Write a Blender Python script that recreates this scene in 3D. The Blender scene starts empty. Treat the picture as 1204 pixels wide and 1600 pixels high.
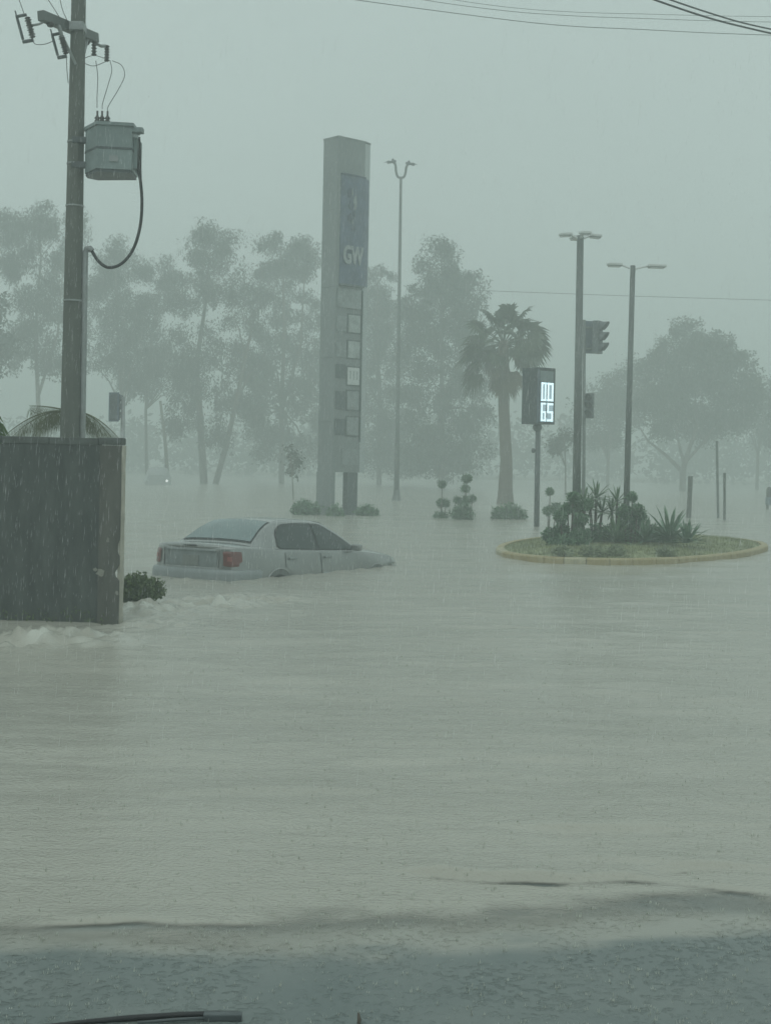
import bpy, bmesh, math, random
import numpy as np
from mathutils import Vector, Matrix, Quaternion

R = math.radians
C = bpy.context.scene.collection
SC = bpy.context.scene

# ------------------------------------------------------------------ camera, sky, sun, exposure
EYE = 1.65          # metres above the flood water (z = 0)
FOC = 2200.0        # focal length in pixels of the 1204 x 1600 photograph
HOR = 725.0         # row of the horizon at the middle column
ROLL = R(1.1)
cam_d = bpy.data.cameras.new('camera')
cam_d.sensor_fit = 'VERTICAL'
cam_d.sensor_height = 36.0
cam_d.lens = 36.0 * FOC / 1600.0
cam_d.shift_y = -(800.0 - HOR) / 1600.0
cam_d.clip_start = 0.05
cam_d.clip_end = 5000
cam = bpy.data.objects.new('camera', cam_d)
C.objects.link(cam)
cam.matrix_world = Matrix.Translation((0, 0, EYE)) @ Matrix.Rotation(R(90), 4, 'X') @ Matrix.Rotation(ROLL, 4, 'Z')
SC.camera = cam

world = bpy.data.worlds.new('World')
SC.world = world
world.use_nodes = True
wn = world.node_tree
wn.nodes.clear()
w_out = wn.nodes.new('ShaderNodeOutputWorld')
sky = wn.nodes.new('ShaderNodeTexSky')
sky.sky_type = 'NISHITA'
sky.sun_disc = False
sky.sun_elevation = R(58)
sky.sun_rotation = R(150)
sky.dust_density = 4.0
bg_sky = wn.nodes.new('ShaderNodeBackground')
bg_sky.inputs['Strength'].default_value = 0.05
wn.links.new(sky.outputs[0], bg_sky.inputs['Color'])
bg_cloud = wn.nodes.new('ShaderNodeBackground')          # the closed rain cloud
bg_cloud.inputs['Color'].default_value = (0.755, 0.910, 0.875, 1)
bg_cloud.inputs['Strength'].default_value = 0.72
w_tc = wn.nodes.new('ShaderNodeTexCoord')
w_nz = wn.nodes.new('ShaderNodeTexNoise'); w_nz.inputs['Scale'].default_value = 2.2; w_nz.inputs['Detail'].default_value = 5
wn.links.new(w_tc.outputs['Generated'], w_nz.inputs['Vector'])
w_mr = wn.nodes.new('ShaderNodeMapRange'); w_mr.inputs[1].default_value = 0.25; w_mr.inputs[2].default_value = 0.75; w_mr.inputs[3].default_value = 0.68; w_mr.inputs[4].default_value = 0.77
wn.links.new(w_nz.outputs['Fac'], w_mr.inputs[0]); wn.links.new(w_mr.outputs[0], bg_cloud.inputs['Strength'])
mixw = wn.nodes.new('ShaderNodeMixShader')
mixw.inputs[0].default_value = 0.93
wn.links.new(bg_sky.outputs[0], mixw.inputs[1])
wn.links.new(bg_cloud.outputs[0], mixw.inputs[2])
wn.links.new(mixw.outputs[0], w_out.inputs['Surface'])

sun_d = bpy.data.lights.new('sun', 'SUN')
sun_d.energy = 0.5
sun_d.angle = R(50)
sun_d.color = (1.0, 0.99, 0.96)
sun = bpy.data.objects.new('sun', sun_d)
C.objects.link(sun)
sun.rotation_euler = (R(32), 0, R(-30))

SC.view_settings.view_transform = 'Standard'
SC.view_settings.look = 'None'
SC.view_settings.exposure = 0.0
SC.view_settings.gamma = 1.0
SC.view_settings.use_curve_mapping = False
SC.cycles.volume_bounces = 3
SC.cycles.max_bounces = 8
SC.cycles.use_denoising = True
HAZE_DENSITY = 0.0098

# ------------------------------------------------------------------ helpers
cr, sr = math.cos(ROLL), math.sin(ROLL)

def at(px, py, Y):
    """world point at depth Y that the photograph shows at (px, py)"""
    a, b = px - 602.0, HOR - py
    X = a * cr - b * sr
    Z = a * sr + b * cr
    return Vector((X * Y / FOC, Y, EYE + Z * Y / FOC))

def onwater(px, py, z=0.0):
    """point of the level z that the photograph shows at (px, py)"""
    a, b = px - 602.0, HOR - py
    Z = a * sr + b * cr
    Y = (z - EYE) * FOC / Z
    return at(px, py, Y)

def ss(a, b, x):
    t = np.clip((x - a) / (b - a), 0, 1)
    return t * t * (3 - 2 * t)

def hash2(ix, iy, seed):
    n = (ix.astype(np.int64) * 374761393 + iy.astype(np.int64) * 668265263 + seed * 974711) & 0x7fffffff
    n = ((n ^ (n >> 13)) * 1274126177) & 0x7fffffff
    n = (n ^ (n >> 16)) & 0xffff
    return n / 65535.0 * 2 - 1

def vnoise(x, y, seed=0):
    x = np.asarray(x, float); y = np.asarray(y, float)
    ix = np.floor(x); iy = np.floor(y)
    fx = x - ix; fy = y - iy
    fx = fx * fx * (3 - 2 * fx); fy = fy * fy * (3 - 2 * fy)
    a = hash2(ix, iy, seed); b = hash2(ix + 1, iy, seed)
    c = hash2(ix, iy + 1, seed); d = hash2(ix + 1, iy + 1, seed)
    return (a * (1 - fx) + b * fx) * (1 - fy) + (c * (1 - fx) + d * fx) * fy

def fbm(x, y, seed=0, oct=4):
    s = 0; amp = 1; t = 0
    for o in range(oct):
        s = s + vnoise(x * 2 ** o, y * 2 ** o, seed + o) * amp
        t += amp; amp *= 0.5
    return s / t

def mat(name, col, rough=0.6, var=0.25, scale=4.0, metal=0.0, bump=0.0, bscale=30.0, col2=None, stretch=(1, 1, 1), spec=0.5, coat=0.0, emit=None, estr=0.0):
    m = bpy.data.materials.new(name)
    m.use_nodes = True
    nt = m.node_tree
    p = nt.nodes['Principled BSDF']
    p.inputs['Roughness'].default_value = rough
    p.inputs['Metallic'].default_value = metal
    p.inputs['Specular IOR Level'].default_value = spec
    p.inputs['Coat Weight'].default_value = coat
    tc = nt.nodes.new('ShaderNodeTexCoord')
    mp = nt.nodes.new('ShaderNodeMapping')
    mp.inputs['Scale'].default_value = stretch
    nt.links.new(tc.outputs['Object'], mp.inputs['Vector'])
    nz = nt.nodes.new('ShaderNodeTexNoise')
    nz.inputs['Scale'].default_value = scale
    nz.inputs['Detail'].default_value = 6
    nz.inputs['Roughness'].default_value = 0.62
    nt.links.new(mp.outputs[0], nz.inputs['Vector'])
    rp = nt.nodes.new('ShaderNodeValToRGB')
    c1 = tuple(c * (1 - var) for c in col)
    c2 = col2 if col2 else tuple(min(1, c * (1 + var)) for c in col)
    rp.color_ramp.elements[0].position = 0.3
    rp.color_ramp.elements[1].position = 0.7
    rp.color_ramp.elements[0].color = (*c1, 1)
    rp.color_ramp.elements[1].color = (*c2, 1)
    nt.links.new(nz.outputs['Fac'], rp.inputs[0])
    nt.links.new(rp.outputs[0], p.inputs['Base Color'])
    if bump:
        nb = nt.nodes.new('ShaderNodeTexNoise')
        nb.inputs['Scale'].default_value = bscale
        nb.inputs['Detail'].default_value = 4
        nt.links.new(mp.outputs[0], nb.inputs['Vector'])
        bp = nt.nodes.new('ShaderNodeBump')
        bp.inputs['Strength'].default_value = bump
        bp.inputs['Distance'].default_value = 0.02
        nt.links.new(nb.outputs['Fac'], bp.inputs['Height'])
        nt.links.new(bp.outputs[0], p.inputs['Normal'])
    if emit:
        p.inputs['Emission Color'].default_value = (*emit, 1)
        p.inputs['Emission Strength'].default_value = estr
    return m

M = {}

class MB:
    """collects vertices and faces for one mesh"""
    def __init__(s):
        s.v = []; s.f = []
    def add(s, vs, fs):
        n = len(s.v)
        s.v += [tuple(v) for v in vs]
        s.f += [tuple(i + n for i in f) for f in fs]
        return s
    def box(s, c, size, rz=0.0, bev=0.0, mtx=None):
        sx, sy, sz = (q / 2 for q in size)
        if bev <= 0:
            vs = [(x, y, z) for x in (-sx, sx) for y in (-sy, sy) for z in (-sz, sz)]
            fs = [(0, 1, 3, 2), (4, 6, 7, 5), (0, 4, 5, 1), (2, 3, 7, 6), (0, 2, 6, 4), (1, 5, 7, 3)]
        else:
            bm = bmesh.new()
            bmesh.ops.create_cube(bm, size=1)
            for v in bm.verts: v.co = Vector((v.co.x * 2 * sx, v.co.y * 2 * sy, v.co.z * 2 * sz))
            bmesh.ops.bevel(bm, geom=list(bm.edges), offset=bev, segments=2, affect='EDGES', profile=0.6)
            bm.verts.index_update()
            vs = [v.co.copy() for v in bm.verts]; fs = [[v.index for v in f.verts] for f in bm.faces]
            bm.free()
        m = Matrix.Translation(c) @ (mtx if mtx else Matrix.Rotation(rz, 4, 'Z'))
        return s.add([m @ Vector(v) for v in vs], fs)
    def tube(s, pts, rads, n=8, cap=True):
        pts = [Vector(p) for p in pts]
        if not hasattr(rads, '__len__'): rads = [rads] * len(pts)
        rings = []
        ref = Vector((0.31, 0.95, 0.05))
        for i, p in enumerate(pts):
            t = (pts[min(i + 1, len(pts) - 1)] - pts[max(i - 1, 0)])
            if t.length < 1e-9: t = Vector((0, 0, 1))
            t.normalize()
            a = ref - t * ref.dot(t)
            if a.length < 0.05: a = Vector((1, 0, 0)) - t * t.x
            a.normalize(); b = t.cross(a); ref = a
            rings.append([p + (a * math.cos(2 * math.pi * k / n) + b * math.sin(2 * math.pi * k / n)) * rads[i] for k in range(n)])
        vs = [v for r in rings for v in r]
        fs = []
        for i in range(len(rings) - 1):
            for k in range(n):
                fs.append((i * n + k, i * n + (k + 1) % n, (i + 1) * n + (k + 1) % n, (i + 1) * n + k))
        if cap:
            fs.append(tuple(reversed(range(n)))); fs.append(tuple(range((len(rings) - 1) * n, len(rings) * n)))
        return s.add(vs, fs)
    def lathe(s, prof, c=(0, 0, 0), n=12, mtx=None):
        """prof: (r, z) pairs bottom to top"""
        m = Matrix.Translation(c) @ (mtx if mtx else Matrix.Identity(4))
        vs = []
        for r, z in prof:
            vs += [m @ Vector((r * math.cos(2 * math.pi * k / n), r * math.sin(2 * math.pi * k / n), z)) for k in range(n)]
        fs = []
        for i in range(len(prof) - 1):
            for k in range(n):
                fs.append((i * n + k, i * n + (k + 1) % n, (i + 1) * n + (k + 1) % n, (i + 1) * n + k))
        fs.append(tuple(reversed(range(n)))); fs.append(tuple(range((len(prof) - 1) * n, len(prof) * n)))
        return s.add(vs, fs)
    def prism(s, poly, z0, z1, mtx=None):
        """poly in plan, extruded z0..z1"""
        m = mtx if mtx else Matrix.Identity(4)
        n = len(poly)
        vs = [m @ Vector((x, y, z0)) for x, y in poly] + [m @ Vector((x, y, z1)) for x, y in poly]
        fs = [tuple(reversed(range(n))), tuple(range(n, 2 * n))]
        fs += [(k, (k + 1) % n, n + (k + 1) % n, n + k) for k in range(n)]
        return s.add(vs, fs)
    def grid(s, P):
        """P[i][j] points"""
        a, b = len(P), len(P[0])
        return s.add([p for r in P for p in r], [(i * b + j, i * b + j + 1, (i + 1) * b + j + 1, (i + 1) * b + j) for i in range(a - 1) for j in range(b - 1)])
    def build(s, name, m, parent=None, smooth=False, angle=None, fix=True):
        me = bpy.data.meshes.new(name)
        me.from_pydata(s.v, [], s.f)
        if fix:
            bm = bmesh.new(); bm.from_mesh(me)
            bmesh.ops.recalc_face_normals(bm, faces=bm.faces)
            bm.to_mesh(me); bm.free()
        if smooth:
            me.shade_smooth()
            if angle: me.set_sharp_from_angle(angle=R(angle))
        me.materials.append(M[m] if isinstance(m, str) else m)
        o = bpy.data.objects.new(name, me)
        C.objects.link(o)
        if parent: o.parent = parent
        return o

def tag(o, label=None, cat=None, group=None, kind=None):
    if label: o['label'] = label
    if cat: o['category'] = cat
    if group: o['group'] = group
    if kind: o['kind'] = kind
    return o

def thing(name, label, cat, loc=(0, 0, 0), rz=0.0, group=None):
    o = bpy.data.objects.new(name, None)
    o.empty_display_size = 0.2
    C.objects.link(o)
    o.location = loc
    o.rotation_euler = (0, 0, rz)
    return tag(o, label, cat, group)

def np_mesh(name, V, F, m, parent=None, smooth=False):
    """V (n,3), F (k,3) or (k,4) numpy"""
    me = bpy.data.meshes.new(name)
    k, q = F.shape
    me.vertices.add(len(V)); me.vertices.foreach_set('co', np.asarray(V, np.float32).ravel())
    me.loops.add(k * q); me.loops.foreach_set('vertex_index', np.asarray(F, np.int32).ravel())
    me.polygons.add(k)
    me.polygons.foreach_set('loop_start', np.arange(0, k * q, q, dtype=np.int32))
    me.polygons.foreach_set('loop_total', np.full(k, q, dtype=np.int32))
    me.update(calc_edges=True); me.validate()
    if smooth: me.shade_smooth()
    me.materials.append(M[m] if isinstance(m, str) else m)
    o = bpy.data.objects.new(name, me)
    C.objects.link(o)
    if parent: o.parent = parent
    return o

def sheet(name, xs, ys, zf, m):
    X, Y = np.meshgrid(xs, ys)
    Z = zf(X, Y)
    V = np.stack([X.ravel(), Y.ravel(), Z.ravel()], 1)
    a, b = X.shape
    i = (np.arange(a - 1)[:, None] * b + np.arange(b - 1)[None, :]).ravel()
    F = np.stack([i, i + 1, i + b + 1, i + b], 1)
    return np_mesh(name, V, F, m, smooth=True)

# ------------------------------------------------------------------ materials
M['concrete_pole'] = mat('concrete_pole', (0.115, 0.125, 0.11), 0.75, 0.3, 3, bump=0.3, bscale=40, stretch=(1, 1, 0.25))
M['wall'] = mat('wall_render', (0.042, 0.056, 0.056), 0.7, 0.40, 4.5, bump=0.6, bscale=22, col2=(0.080, 0.095, 0.088), stretch=(1.6, 1.6, 0.45))
M['wall_brown'] = mat('wall_pillar', (0.092, 0.094, 0.082), 0.75, 0.35, 4, bump=0.5, bscale=18, stretch=(1.5, 1.5, 0.4))
M['wall_pale'] = mat('wall_end', (0.42, 0.40, 0.34), 0.75, 0.25, 5, bump=0.3, bscale=25)
M['wall_cap'] = mat('wall_cap', (0.078, 0.09, 0.085), 0.8, 0.4, 6, bump=0.5, bscale=20)
M['wall_patch'] = mat('wall_patch', (0.22, 0.22, 0.19), 0.8, 0.3, 8)
M['moss'] = mat('moss', (0.09, 0.13, 0.05), 0.9, 0.4, 12)
M['galv'] = mat('galvanised', (0.30, 0.32, 0.32), 0.5, 0.2, 6, metal=0.3)
M['steel_dark'] = mat('dark_steel', (0.085, 0.10, 0.105), 0.45, 0.25, 8, metal=0.2)
M['pole_grey'] = mat('grey_painted_pole', (0.12, 0.135, 0.13), 0.5, 0.25, 3, stretch=(1, 1, 0.3))
M['pole_light'] = mat('veiled_grey_pole', (0.17, 0.19, 0.185), 0.5, 0.3, 2, stretch=(1, 1, 0.3))  # lightened grey: a fading veil over the poles painted into the colour
M['lamp_shell'] = mat('veiled_lamp_shell', (0.66, 0.69, 0.68), 0.5, 0.1, 3)  # near-white so the heads fade into the sky; veil painted as colour
M['transformer'] = mat('transformer_paint', (0.21, 0.26, 0.26), 0.45, 0.22, 3, bump=0.1, bscale=8)
M['insulator'] = mat('brown_insulator', (0.045, 0.04, 0.038), 0.3, 0.2, 9)
M['rubber'] = mat('black_rubber', (0.018, 0.02, 0.022), 0.5, 0.2, 9)
M['wire'] = mat('wire', (0.06, 0.065, 0.07), 0.55, 0.15, 9)
M['paint'] = mat('silver_paint', (0.285, 0.295, 0.29), 0.26, 0.14, 3, metal=0.45, coat=0.8)
M['paint_dull'] = mat('silver_bumper', (0.27, 0.295, 0.30), 0.45, 0.16, 3, metal=0.2, coat=0.2)
M['glass_dark'] = mat('tinted_glass', (0.03, 0.045, 0.045), 0.12, 0.2, 3, spec=0.6)
M['glass_rear'] = mat('rear_glass', (0.17, 0.23, 0.235), 0.15, 0.12, 3, spec=0.8)  # paler teal than the side glass: sky reflection put into the colour
M['recess'] = mat('recess_paint', (0.20, 0.225, 0.23), 0.5, 0.3, 5)
M['trim'] = mat('black_trim', (0.025, 0.028, 0.03), 0.45, 0.15, 6)
M['arch'] = mat('arch_shade', (0.15, 0.16, 0.16), 0.7, 0.3, 6)
M['seam'] = mat('panel_gap', (0.13, 0.14, 0.14), 0.6, 0.1, 6)
M['tail'] = mat('tail_red', (0.155, 0.040, 0.035), 0.2, 0.25, 14, coat=0.5)
M['tail_clear'] = mat('tail_lamp_clear', (0.30, 0.10, 0.09), 0.2, 0.2, 14)
M['head'] = mat('headlamp', (0.45, 0.47, 0.47), 0.1, 0.2, 10, coat=0.6)
M['plate'] = mat('plate', (0.20, 0.215, 0.205), 0.5, 0.12, 18)
M['rim'] = mat('wheel_rim', (0.35, 0.36, 0.37), 0.35, 0.1, 6, metal=0.6)
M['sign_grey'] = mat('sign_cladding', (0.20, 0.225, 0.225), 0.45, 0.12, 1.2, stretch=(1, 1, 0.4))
M['sign_side_skylit'] = mat('sign_side_skylit', (0.42, 0.46, 0.46), 0.45, 0.08, 2)  # lighter than the cladding: skylight on this facet put into the colour
M['sign_blue'] = mat('sign_blue', (0.075, 0.105, 0.165), 0.4, 0.35, 2.6)
M['sign_navy'] = mat('sign_navy', (0.03, 0.045, 0.09), 0.4, 0.2, 3)
M['sign_white'] = mat('sign_white', (0.60, 0.63, 0.62), 0.5, 0.08, 3)
M['sign_panel'] = mat('sign_panel', (0.36, 0.40, 0.39), 0.4, 0.3, 5)
M['sign_letter'] = mat('sign_letter', (0.31, 0.34, 0.345), 0.5, 0.15, 6)
M['sign_dim'] = mat('sign_panel_dim', (0.24, 0.27, 0.27), 0.4, 0.3, 5)
M['sign_frame'] = mat('sign_frame', (0.075, 0.095, 0.10), 0.5, 0.2, 4)
M['led_box'] = mat('led_box', (0.035, 0.05, 0.058), 0.4, 0.25, 3)
M['led_front'] = mat('led_front', (0.03, 0.05, 0.075), 0.35, 0.2, 6)
M['led_head'] = mat('led_header', (0.20, 0.25, 0.26), 0.4, 0.2, 9)
M['led'] = mat('led_lit', (0.7, 0.85, 0.9), 0.4, 0.05, 30, emit=(0.74, 0.95, 1.0), estr=1.15)
M['led_glow'] = mat('led_panel', (0.10, 0.16, 0.19), 0.4, 0.2, 20, emit=(0.62, 0.86, 0.95), estr=0.45)  # display backing, given a glow that fills in round the digits
M['signal'] = mat('signal_housing', (0.10, 0.115, 0.125), 0.5, 0.2, 5)
M['signal_blue'] = mat('signal_backplate', (0.11, 0.14, 0.18), 0.5, 0.2, 5)
M['signal_lens'] = mat('signal_lens', (0.02, 0.022, 0.022), 0.2, 0.2, 5)
M['bark'] = mat('bark', (0.12, 0.105, 0.085), 0.9, 0.35, 6, bump=0.8, bscale=18, stretch=(1, 1, 0.2))
M['bark_pale'] = mat('pale_bark', (0.17, 0.16, 0.135), 0.9, 0.35, 6, bump=0.6, bscale=14, stretch=(1, 1, 0.25))
M['palm_bark'] = mat('palm_bark', (0.15, 0.13, 0.105), 0.9, 0.3, 9, bump=1.0, bscale=10, stretch=(0.5, 0.5, 3))
def leaf(n, c, v=0.4, s=1.2): M[n] = mat(n, c, 0.6, v, s)
leaf('euc_leaf', (0.041, 0.058, 0.036)); leaf('euc_leaf_grey', (0.048, 0.061, 0.043)); leaf('dark_leaf', (0.027, 0.044, 0.025))
leaf('dome_leaf', (0.041, 0.061, 0.030)); leaf('palm_leaf', (0.060, 0.080, 0.045), 0.35); leaf('palm_dead', (0.115, 0.10, 0.065), 0.3)
leaf('frond', (0.10, 0.115, 0.055), 0.4, 5); leaf('bright_leaf', (0.10, 0.19, 0.035), 0.35, 6); leaf('hedge', (0.085, 0.13, 0.035), 0.5, 14)
leaf('topiary', (0.105, 0.195, 0.105), 0.4, 8); leaf('yucca', (0.11, 0.19, 0.095), 0.35, 6); leaf('agave', (0.13, 0.225, 0.14), 0.3, 5)
leaf('ground_cover', (0.26, 0.30, 0.19), 0.4, 6); leaf('grass', (0.26, 0.28, 0.15), 0.45, 3); leaf('far_leaf', (0.037, 0.051, 0.032))
M['kerb'] = mat('kerb_yellow', (0.46, 0.36, 0.16), 0.7, 0.3, 5, bump=0.3, bscale=30, col2=(0.45, 0.40, 0.26))
M['kerb_top'] = mat('kerb_worn', (0.42, 0.39, 0.27), 0.7, 0.25, 6, bump=0.3, bscale=30)
M['soil'] = mat('soil', (0.12, 0.10, 0.07), 0.9, 0.3, 5, bump=0.5)
M['wood_post'] = mat('weathered_post', (0.085, 0.09, 0.08), 0.8, 0.35, 5, bump=0.5, bscale=30, stretch=(1, 1, 0.2))
M['white_car'] = mat('white_car', (0.34, 0.36, 0.36), 0.3, 0.06, 4, coat=0.5)
M['lamp_on'] = mat('lit_headlamp', (0.8, 0.8, 0.8), 0.3, 0.05, 9, emit=(0.95, 1.0, 0.98), estr=1.0)
M['blue_plastic'] = mat('blue_grey_plastic', (0.12, 0.17, 0.21), 0.5, 0.2, 6)

def water_material():
    m = bpy.data.materials.new('silty_water'); m.use_nodes = True
    nt = m.node_tree; L = nt.links.new
    p = nt.nodes['Principled BSDF']
    tc = nt.nodes.new('ShaderNodeTexCoord')
    def noise(scale, stretch, detail=5, rough=0.6):
        mp = nt.nodes.new('ShaderNodeMapping'); mp.inputs['Scale'].default_value = stretch
        L(tc.outputs['Object'], mp.inputs['Vector'])
        n = nt.nodes.new('ShaderNodeTexNoise'); n.inputs['Scale'].default_value = scale
        n.inputs['Detail'].default_value = detail; n.inputs['Roughness'].default_value = rough
        L(mp.outputs[0], n.inputs['Vector']); return n
    big = noise(0.5, (0.35, 1.2, 1), 5)
    rp = nt.nodes.new('ShaderNodeValToRGB')
    rp.color_ramp.elements[0].position = 0.32; rp.color_ramp.elements[1].position = 0.72
    rp.color_ramp.elements[0].color = (0.405, 0.395, 0.345, 1); rp.color_ramp.elements[1].color = (0.475, 0.462, 0.405, 1)
    L(big.outputs['Fac'], rp.inputs[0])
    fa = nt.nodes.new('ShaderNodeAttribute'); fa.attribute_name = 'churn'
    fm = nt.nodes.new('ShaderNodeMix'); fm.data_type = 'RGBA'
    L(fa.outputs['Fac'], fm.inputs[0]); L(rp.outputs[0], fm.inputs[6]); fm.inputs[7].default_value = (0.58, 0.585, 0.53, 1)
    L(fm.outputs[2], p.inputs['Base Color'])
    p.inputs['Roughness'].default_value = 0.16
    p.inputs['IOR'].default_value = 1.33
    a = noise(5.0, (0.6, 1.6, 1), 4)
    b = noise(34.0, (0.8, 1.2, 1), 3)
    vo = nt.nodes.new('ShaderNodeTexVoronoi'); vo.inputs['Scale'].default_value = 11.0
    L(tc.outputs['Object'], vo.inputs['Vector'])
    sn = nt.nodes.new('ShaderNodeMath'); sn.operation = 'MULTIPLY'; sn.inputs[1].default_value = 26.0
    L(vo.outputs['Distance'], sn.inputs[0])
    si = nt.nodes.new('ShaderNodeMath'); si.operation = 'COSINE'; L(sn.outputs[0], si.inputs[0])
    h1 = nt.nodes.new('ShaderNodeMath'); h1.operation = 'MULTIPLY_ADD'; h1.inputs[1].default_value = 0.6
    L(b.outputs['Fac'], h1.inputs[0]); L(a.outputs['Fac'], h1.inputs[2])
    h2 = nt.nodes.new('ShaderNodeMath'); h2.operation = 'MULTIPLY_ADD'; h2.inputs[1].default_value = 0.05
    L(si.outputs[0], h2.inputs[0]); L(h1.outputs[0], h2.inputs[2])
    bp = nt.nodes.new('ShaderNodeBump'); bp.inputs['Strength'].default_value = 0.8; bp.inputs['Distance'].default_value = 0.014
    L(h2.outputs[0], bp.inputs['Height']); L(bp.outputs[0], p.inputs['Normal'])
    # the silt hides the bottom only where the water is deep enough
    at_ = nt.nodes.new('ShaderNodeAttribute'); at_.attribute_name = 'water_depth'
    mr = nt.nodes.new('ShaderNodeMapRange'); mr.interpolation_type = 'SMOOTHSTEP'
    mr.inputs[1].default_value = 0.0; mr.inputs[2].default_value = 0.0105
    L(at_.outputs['Fac'], mr.inputs[0]); L(mr.outputs[0], p.inputs['Alpha'])
    return m
M['water'] = water_material()

def wet_pavement():
    m = bpy.data.materials.new('wet_asphalt'); m.use_nodes = True
    nt = m.node_tree; L = nt.links.new
    p = nt.nodes['Principled BSDF']
    tc = nt.nodes.new('ShaderNodeTexCoord')
    n = nt.nodes.new('ShaderNodeTexNoise'); n.inputs['Scale'].default_value = 2.0; n.inputs['Detail'].default_value = 8
    L(tc.outputs['Object'], n.inputs['Vector'])
    rp = nt.nodes.new('ShaderNodeValToRGB')
    rp.color_ramp.elements[0].position = 0.35; rp.color_ramp.elements[1].position = 0.7
    rp.color_ramp.elements[0].color = (0.135, 0.165, 0.16, 1); rp.color_ramp.elements[1].color = (0.175, 0.20, 0.19, 1)
    L(n.outputs['Fac'], rp.inputs[0])
    fa = nt.nodes.new('ShaderNodeAttribute'); fa.attribute_name = 'silt'
    fm = nt.nodes.new('ShaderNodeMix'); fm.data_type = 'RGBA'
    L(fa.outputs['Fac'], fm.inputs[0]); L(rp.outputs[0], fm.inputs[6]); fm.inputs[7].default_value = (0.34, 0.34, 0.30, 1)
    L(fm.outputs[2], p.inputs['Base Color'])
    p.inputs['Roughness'].default_value = 0.22
    p.inputs['IOR'].default_value = 1.33
    def nz(scale, detail, lo=None, hi=None):
        q = nt.nodes.new('ShaderNodeTexNoise'); q.inputs['Scale'].default_value = scale; q.inputs['Detail'].default_value = detail
        L(tc.outputs['Object'], q.inputs['Vector'])
        if lo is None: return q.outputs['Fac']
        r_ = nt.nodes.new('ShaderNodeMapRange'); r_.inputs[1].default_value = lo; r_.inputs[2].default_value = hi
        L(q.outputs['Fac'], r_.inputs[0]); return r_.outputs[0]
    def mul(a_, b_, op='MULTIPLY'):
        q = nt.nodes.new('ShaderNodeMath'); q.operation = op; L(a_, q.inputs[0])
        if isinstance(b_, float): q.inputs[1].default_value = b_
        else: L(b_, q.inputs[1])
        return q.outputs[0]
    drops = mul(nz(30.0, 2, 0.52, 0.72), nz(2.6, 2, 0.36, 0.62))
    h = mul(mul(drops, 1.0), mul(nz(9.0, 4), 0.5), 'ADD')
    bp = nt.nodes.new('ShaderNodeBump'); bp.inputs['Strength'].default_value = 0.42; bp.inputs['Distance'].default_value = 0.02
    L(h, bp.inputs['Height']); L(bp.outputs[0], p.inputs['Normal'])
    return m
M['wet'] = wet_pavement()
M['ground'] = mat('sodden_ground', (0.16, 0.14, 0.10), 0.8, 0.3, 0.3)

# ------------------------------------------------------------------ ground, pavement, flood water
def graded(lo, hi, f):
    r = [lo]
    while r[-1] < hi: r.append(r[-1] + f(r[-1]))
    return np.array(r)
half = graded(0.0, 300.0, lambda x: 0.06 if x < 4.2 else min(0.06 + (x - 4.2) * 0.06, 25))
half_l = graded(0.0, 300.0, lambda x: 0.05 if x < 1.0 else 0.032 if x < 4.4 else min(0.05 + (x - 4.4) * 0.06, 25))
XS = np.concatenate([-half_l[:0:-1], half])

def far_rise(Y):
    return 0.75 * ss(118, 190, Y)
gx = np.concatenate([-graded(0, 300, lambda x: 6 + x * 0.1)[:0:-1], graded(0, 300, lambda x: 6 + x * 0.1)])
o = sheet('ground', gx, graded(-28, 540, lambda y: 6 + abs(y) * 0.03), lambda X, Y: -0.62 + far_rise(Y) + 0.05 * fbm(X * 0.1, Y * 0.1, 5), 'ground')
tag(o, kind='structure')

def shore(X):
    return 4.90 + 0.12 * X + 0.05 * np.sin(X * 2.1 + 0.5) + 0.13 * fbm(X * 1.7, X * 0 + 4.2, 61, 4)
def pave_z(X, Y):
    d = shore(X) - Y
    z = np.where(d > 0, 0.016 * d, np.where(d > -1.2, 0.024 * d, 0.12 * (d + 1.2) - 0.0288))
    return np.maximum(np.minimum(z, 0.05), -0.55) + 0.0025 * fbm(X * 2.5, Y * 2.5, 11)
o = sheet('pavement', np.concatenate([-graded(0, 14, lambda x: 0.05 + x * 0.06)[:0:-1], graded(0, 14, lambda x: 0.05 + x * 0.06)]), graded(-4, 17, lambda y: 0.05 if y > 3 else 0.4), pave_z, 'wet')
tag(o, kind='structure')
co = np.empty(len(o.data.vertices) * 3, np.float32); o.data.vertices.foreach_get('co', co); co = co.reshape(-1, 3)
sd = shore(co[:, 0]) - co[:, 1] + 0.22 * fbm(co[:, 0] * 2.0, co[:, 1] * 5.0, 71, 5)
o.data.attributes.new('silt', 'FLOAT', 'POINT').data.foreach_set('value', (1 - ss(-0.02, 0.15, sd)) * (1 - ss(0.10, 0.30, co[:, 1] - shore(co[:, 0]))).astype(np.float32))

WALL_Y = 14.2
def gauss(X, Y, x, y, sx, sy):
    return np.exp(-((X - x) / sx) ** 2 - ((Y - y) / sy) ** 2)
def ridge(X, Y, pts, h, w, seed=0):
    """a small wave crest along the polyline pts, steep on the near side"""
    xs = [p[0] for p in pts]; ys = [p[1] for p in pts]
    yc = np.interp(X, xs, ys) + 0.05 * fbm(X * 2.5, X * 0 + h * 900, seed, 4)
    fade = ss(xs[0], xs[0] + 0.25, X) * (1 - ss(xs[-1] - 0.25, xs[-1], X)) * np.clip(0.75 + 1.0 * fbm(X * 3.1, X * 0 + h * 500, seed + 3, 3), 0.1, 1.4)
    d = Y - yc
    prof = np.where(d < 0, np.exp(-(d / (w * 0.5)) ** 2), np.exp(-(d / (w * 2.0)) ** 2))
    return (h * 0.45 * prof - 0.0112 * (h / 0.055) * np.exp(-((d + w * 1.1) / (w * 0.75)) ** 2)) * fade
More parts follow.
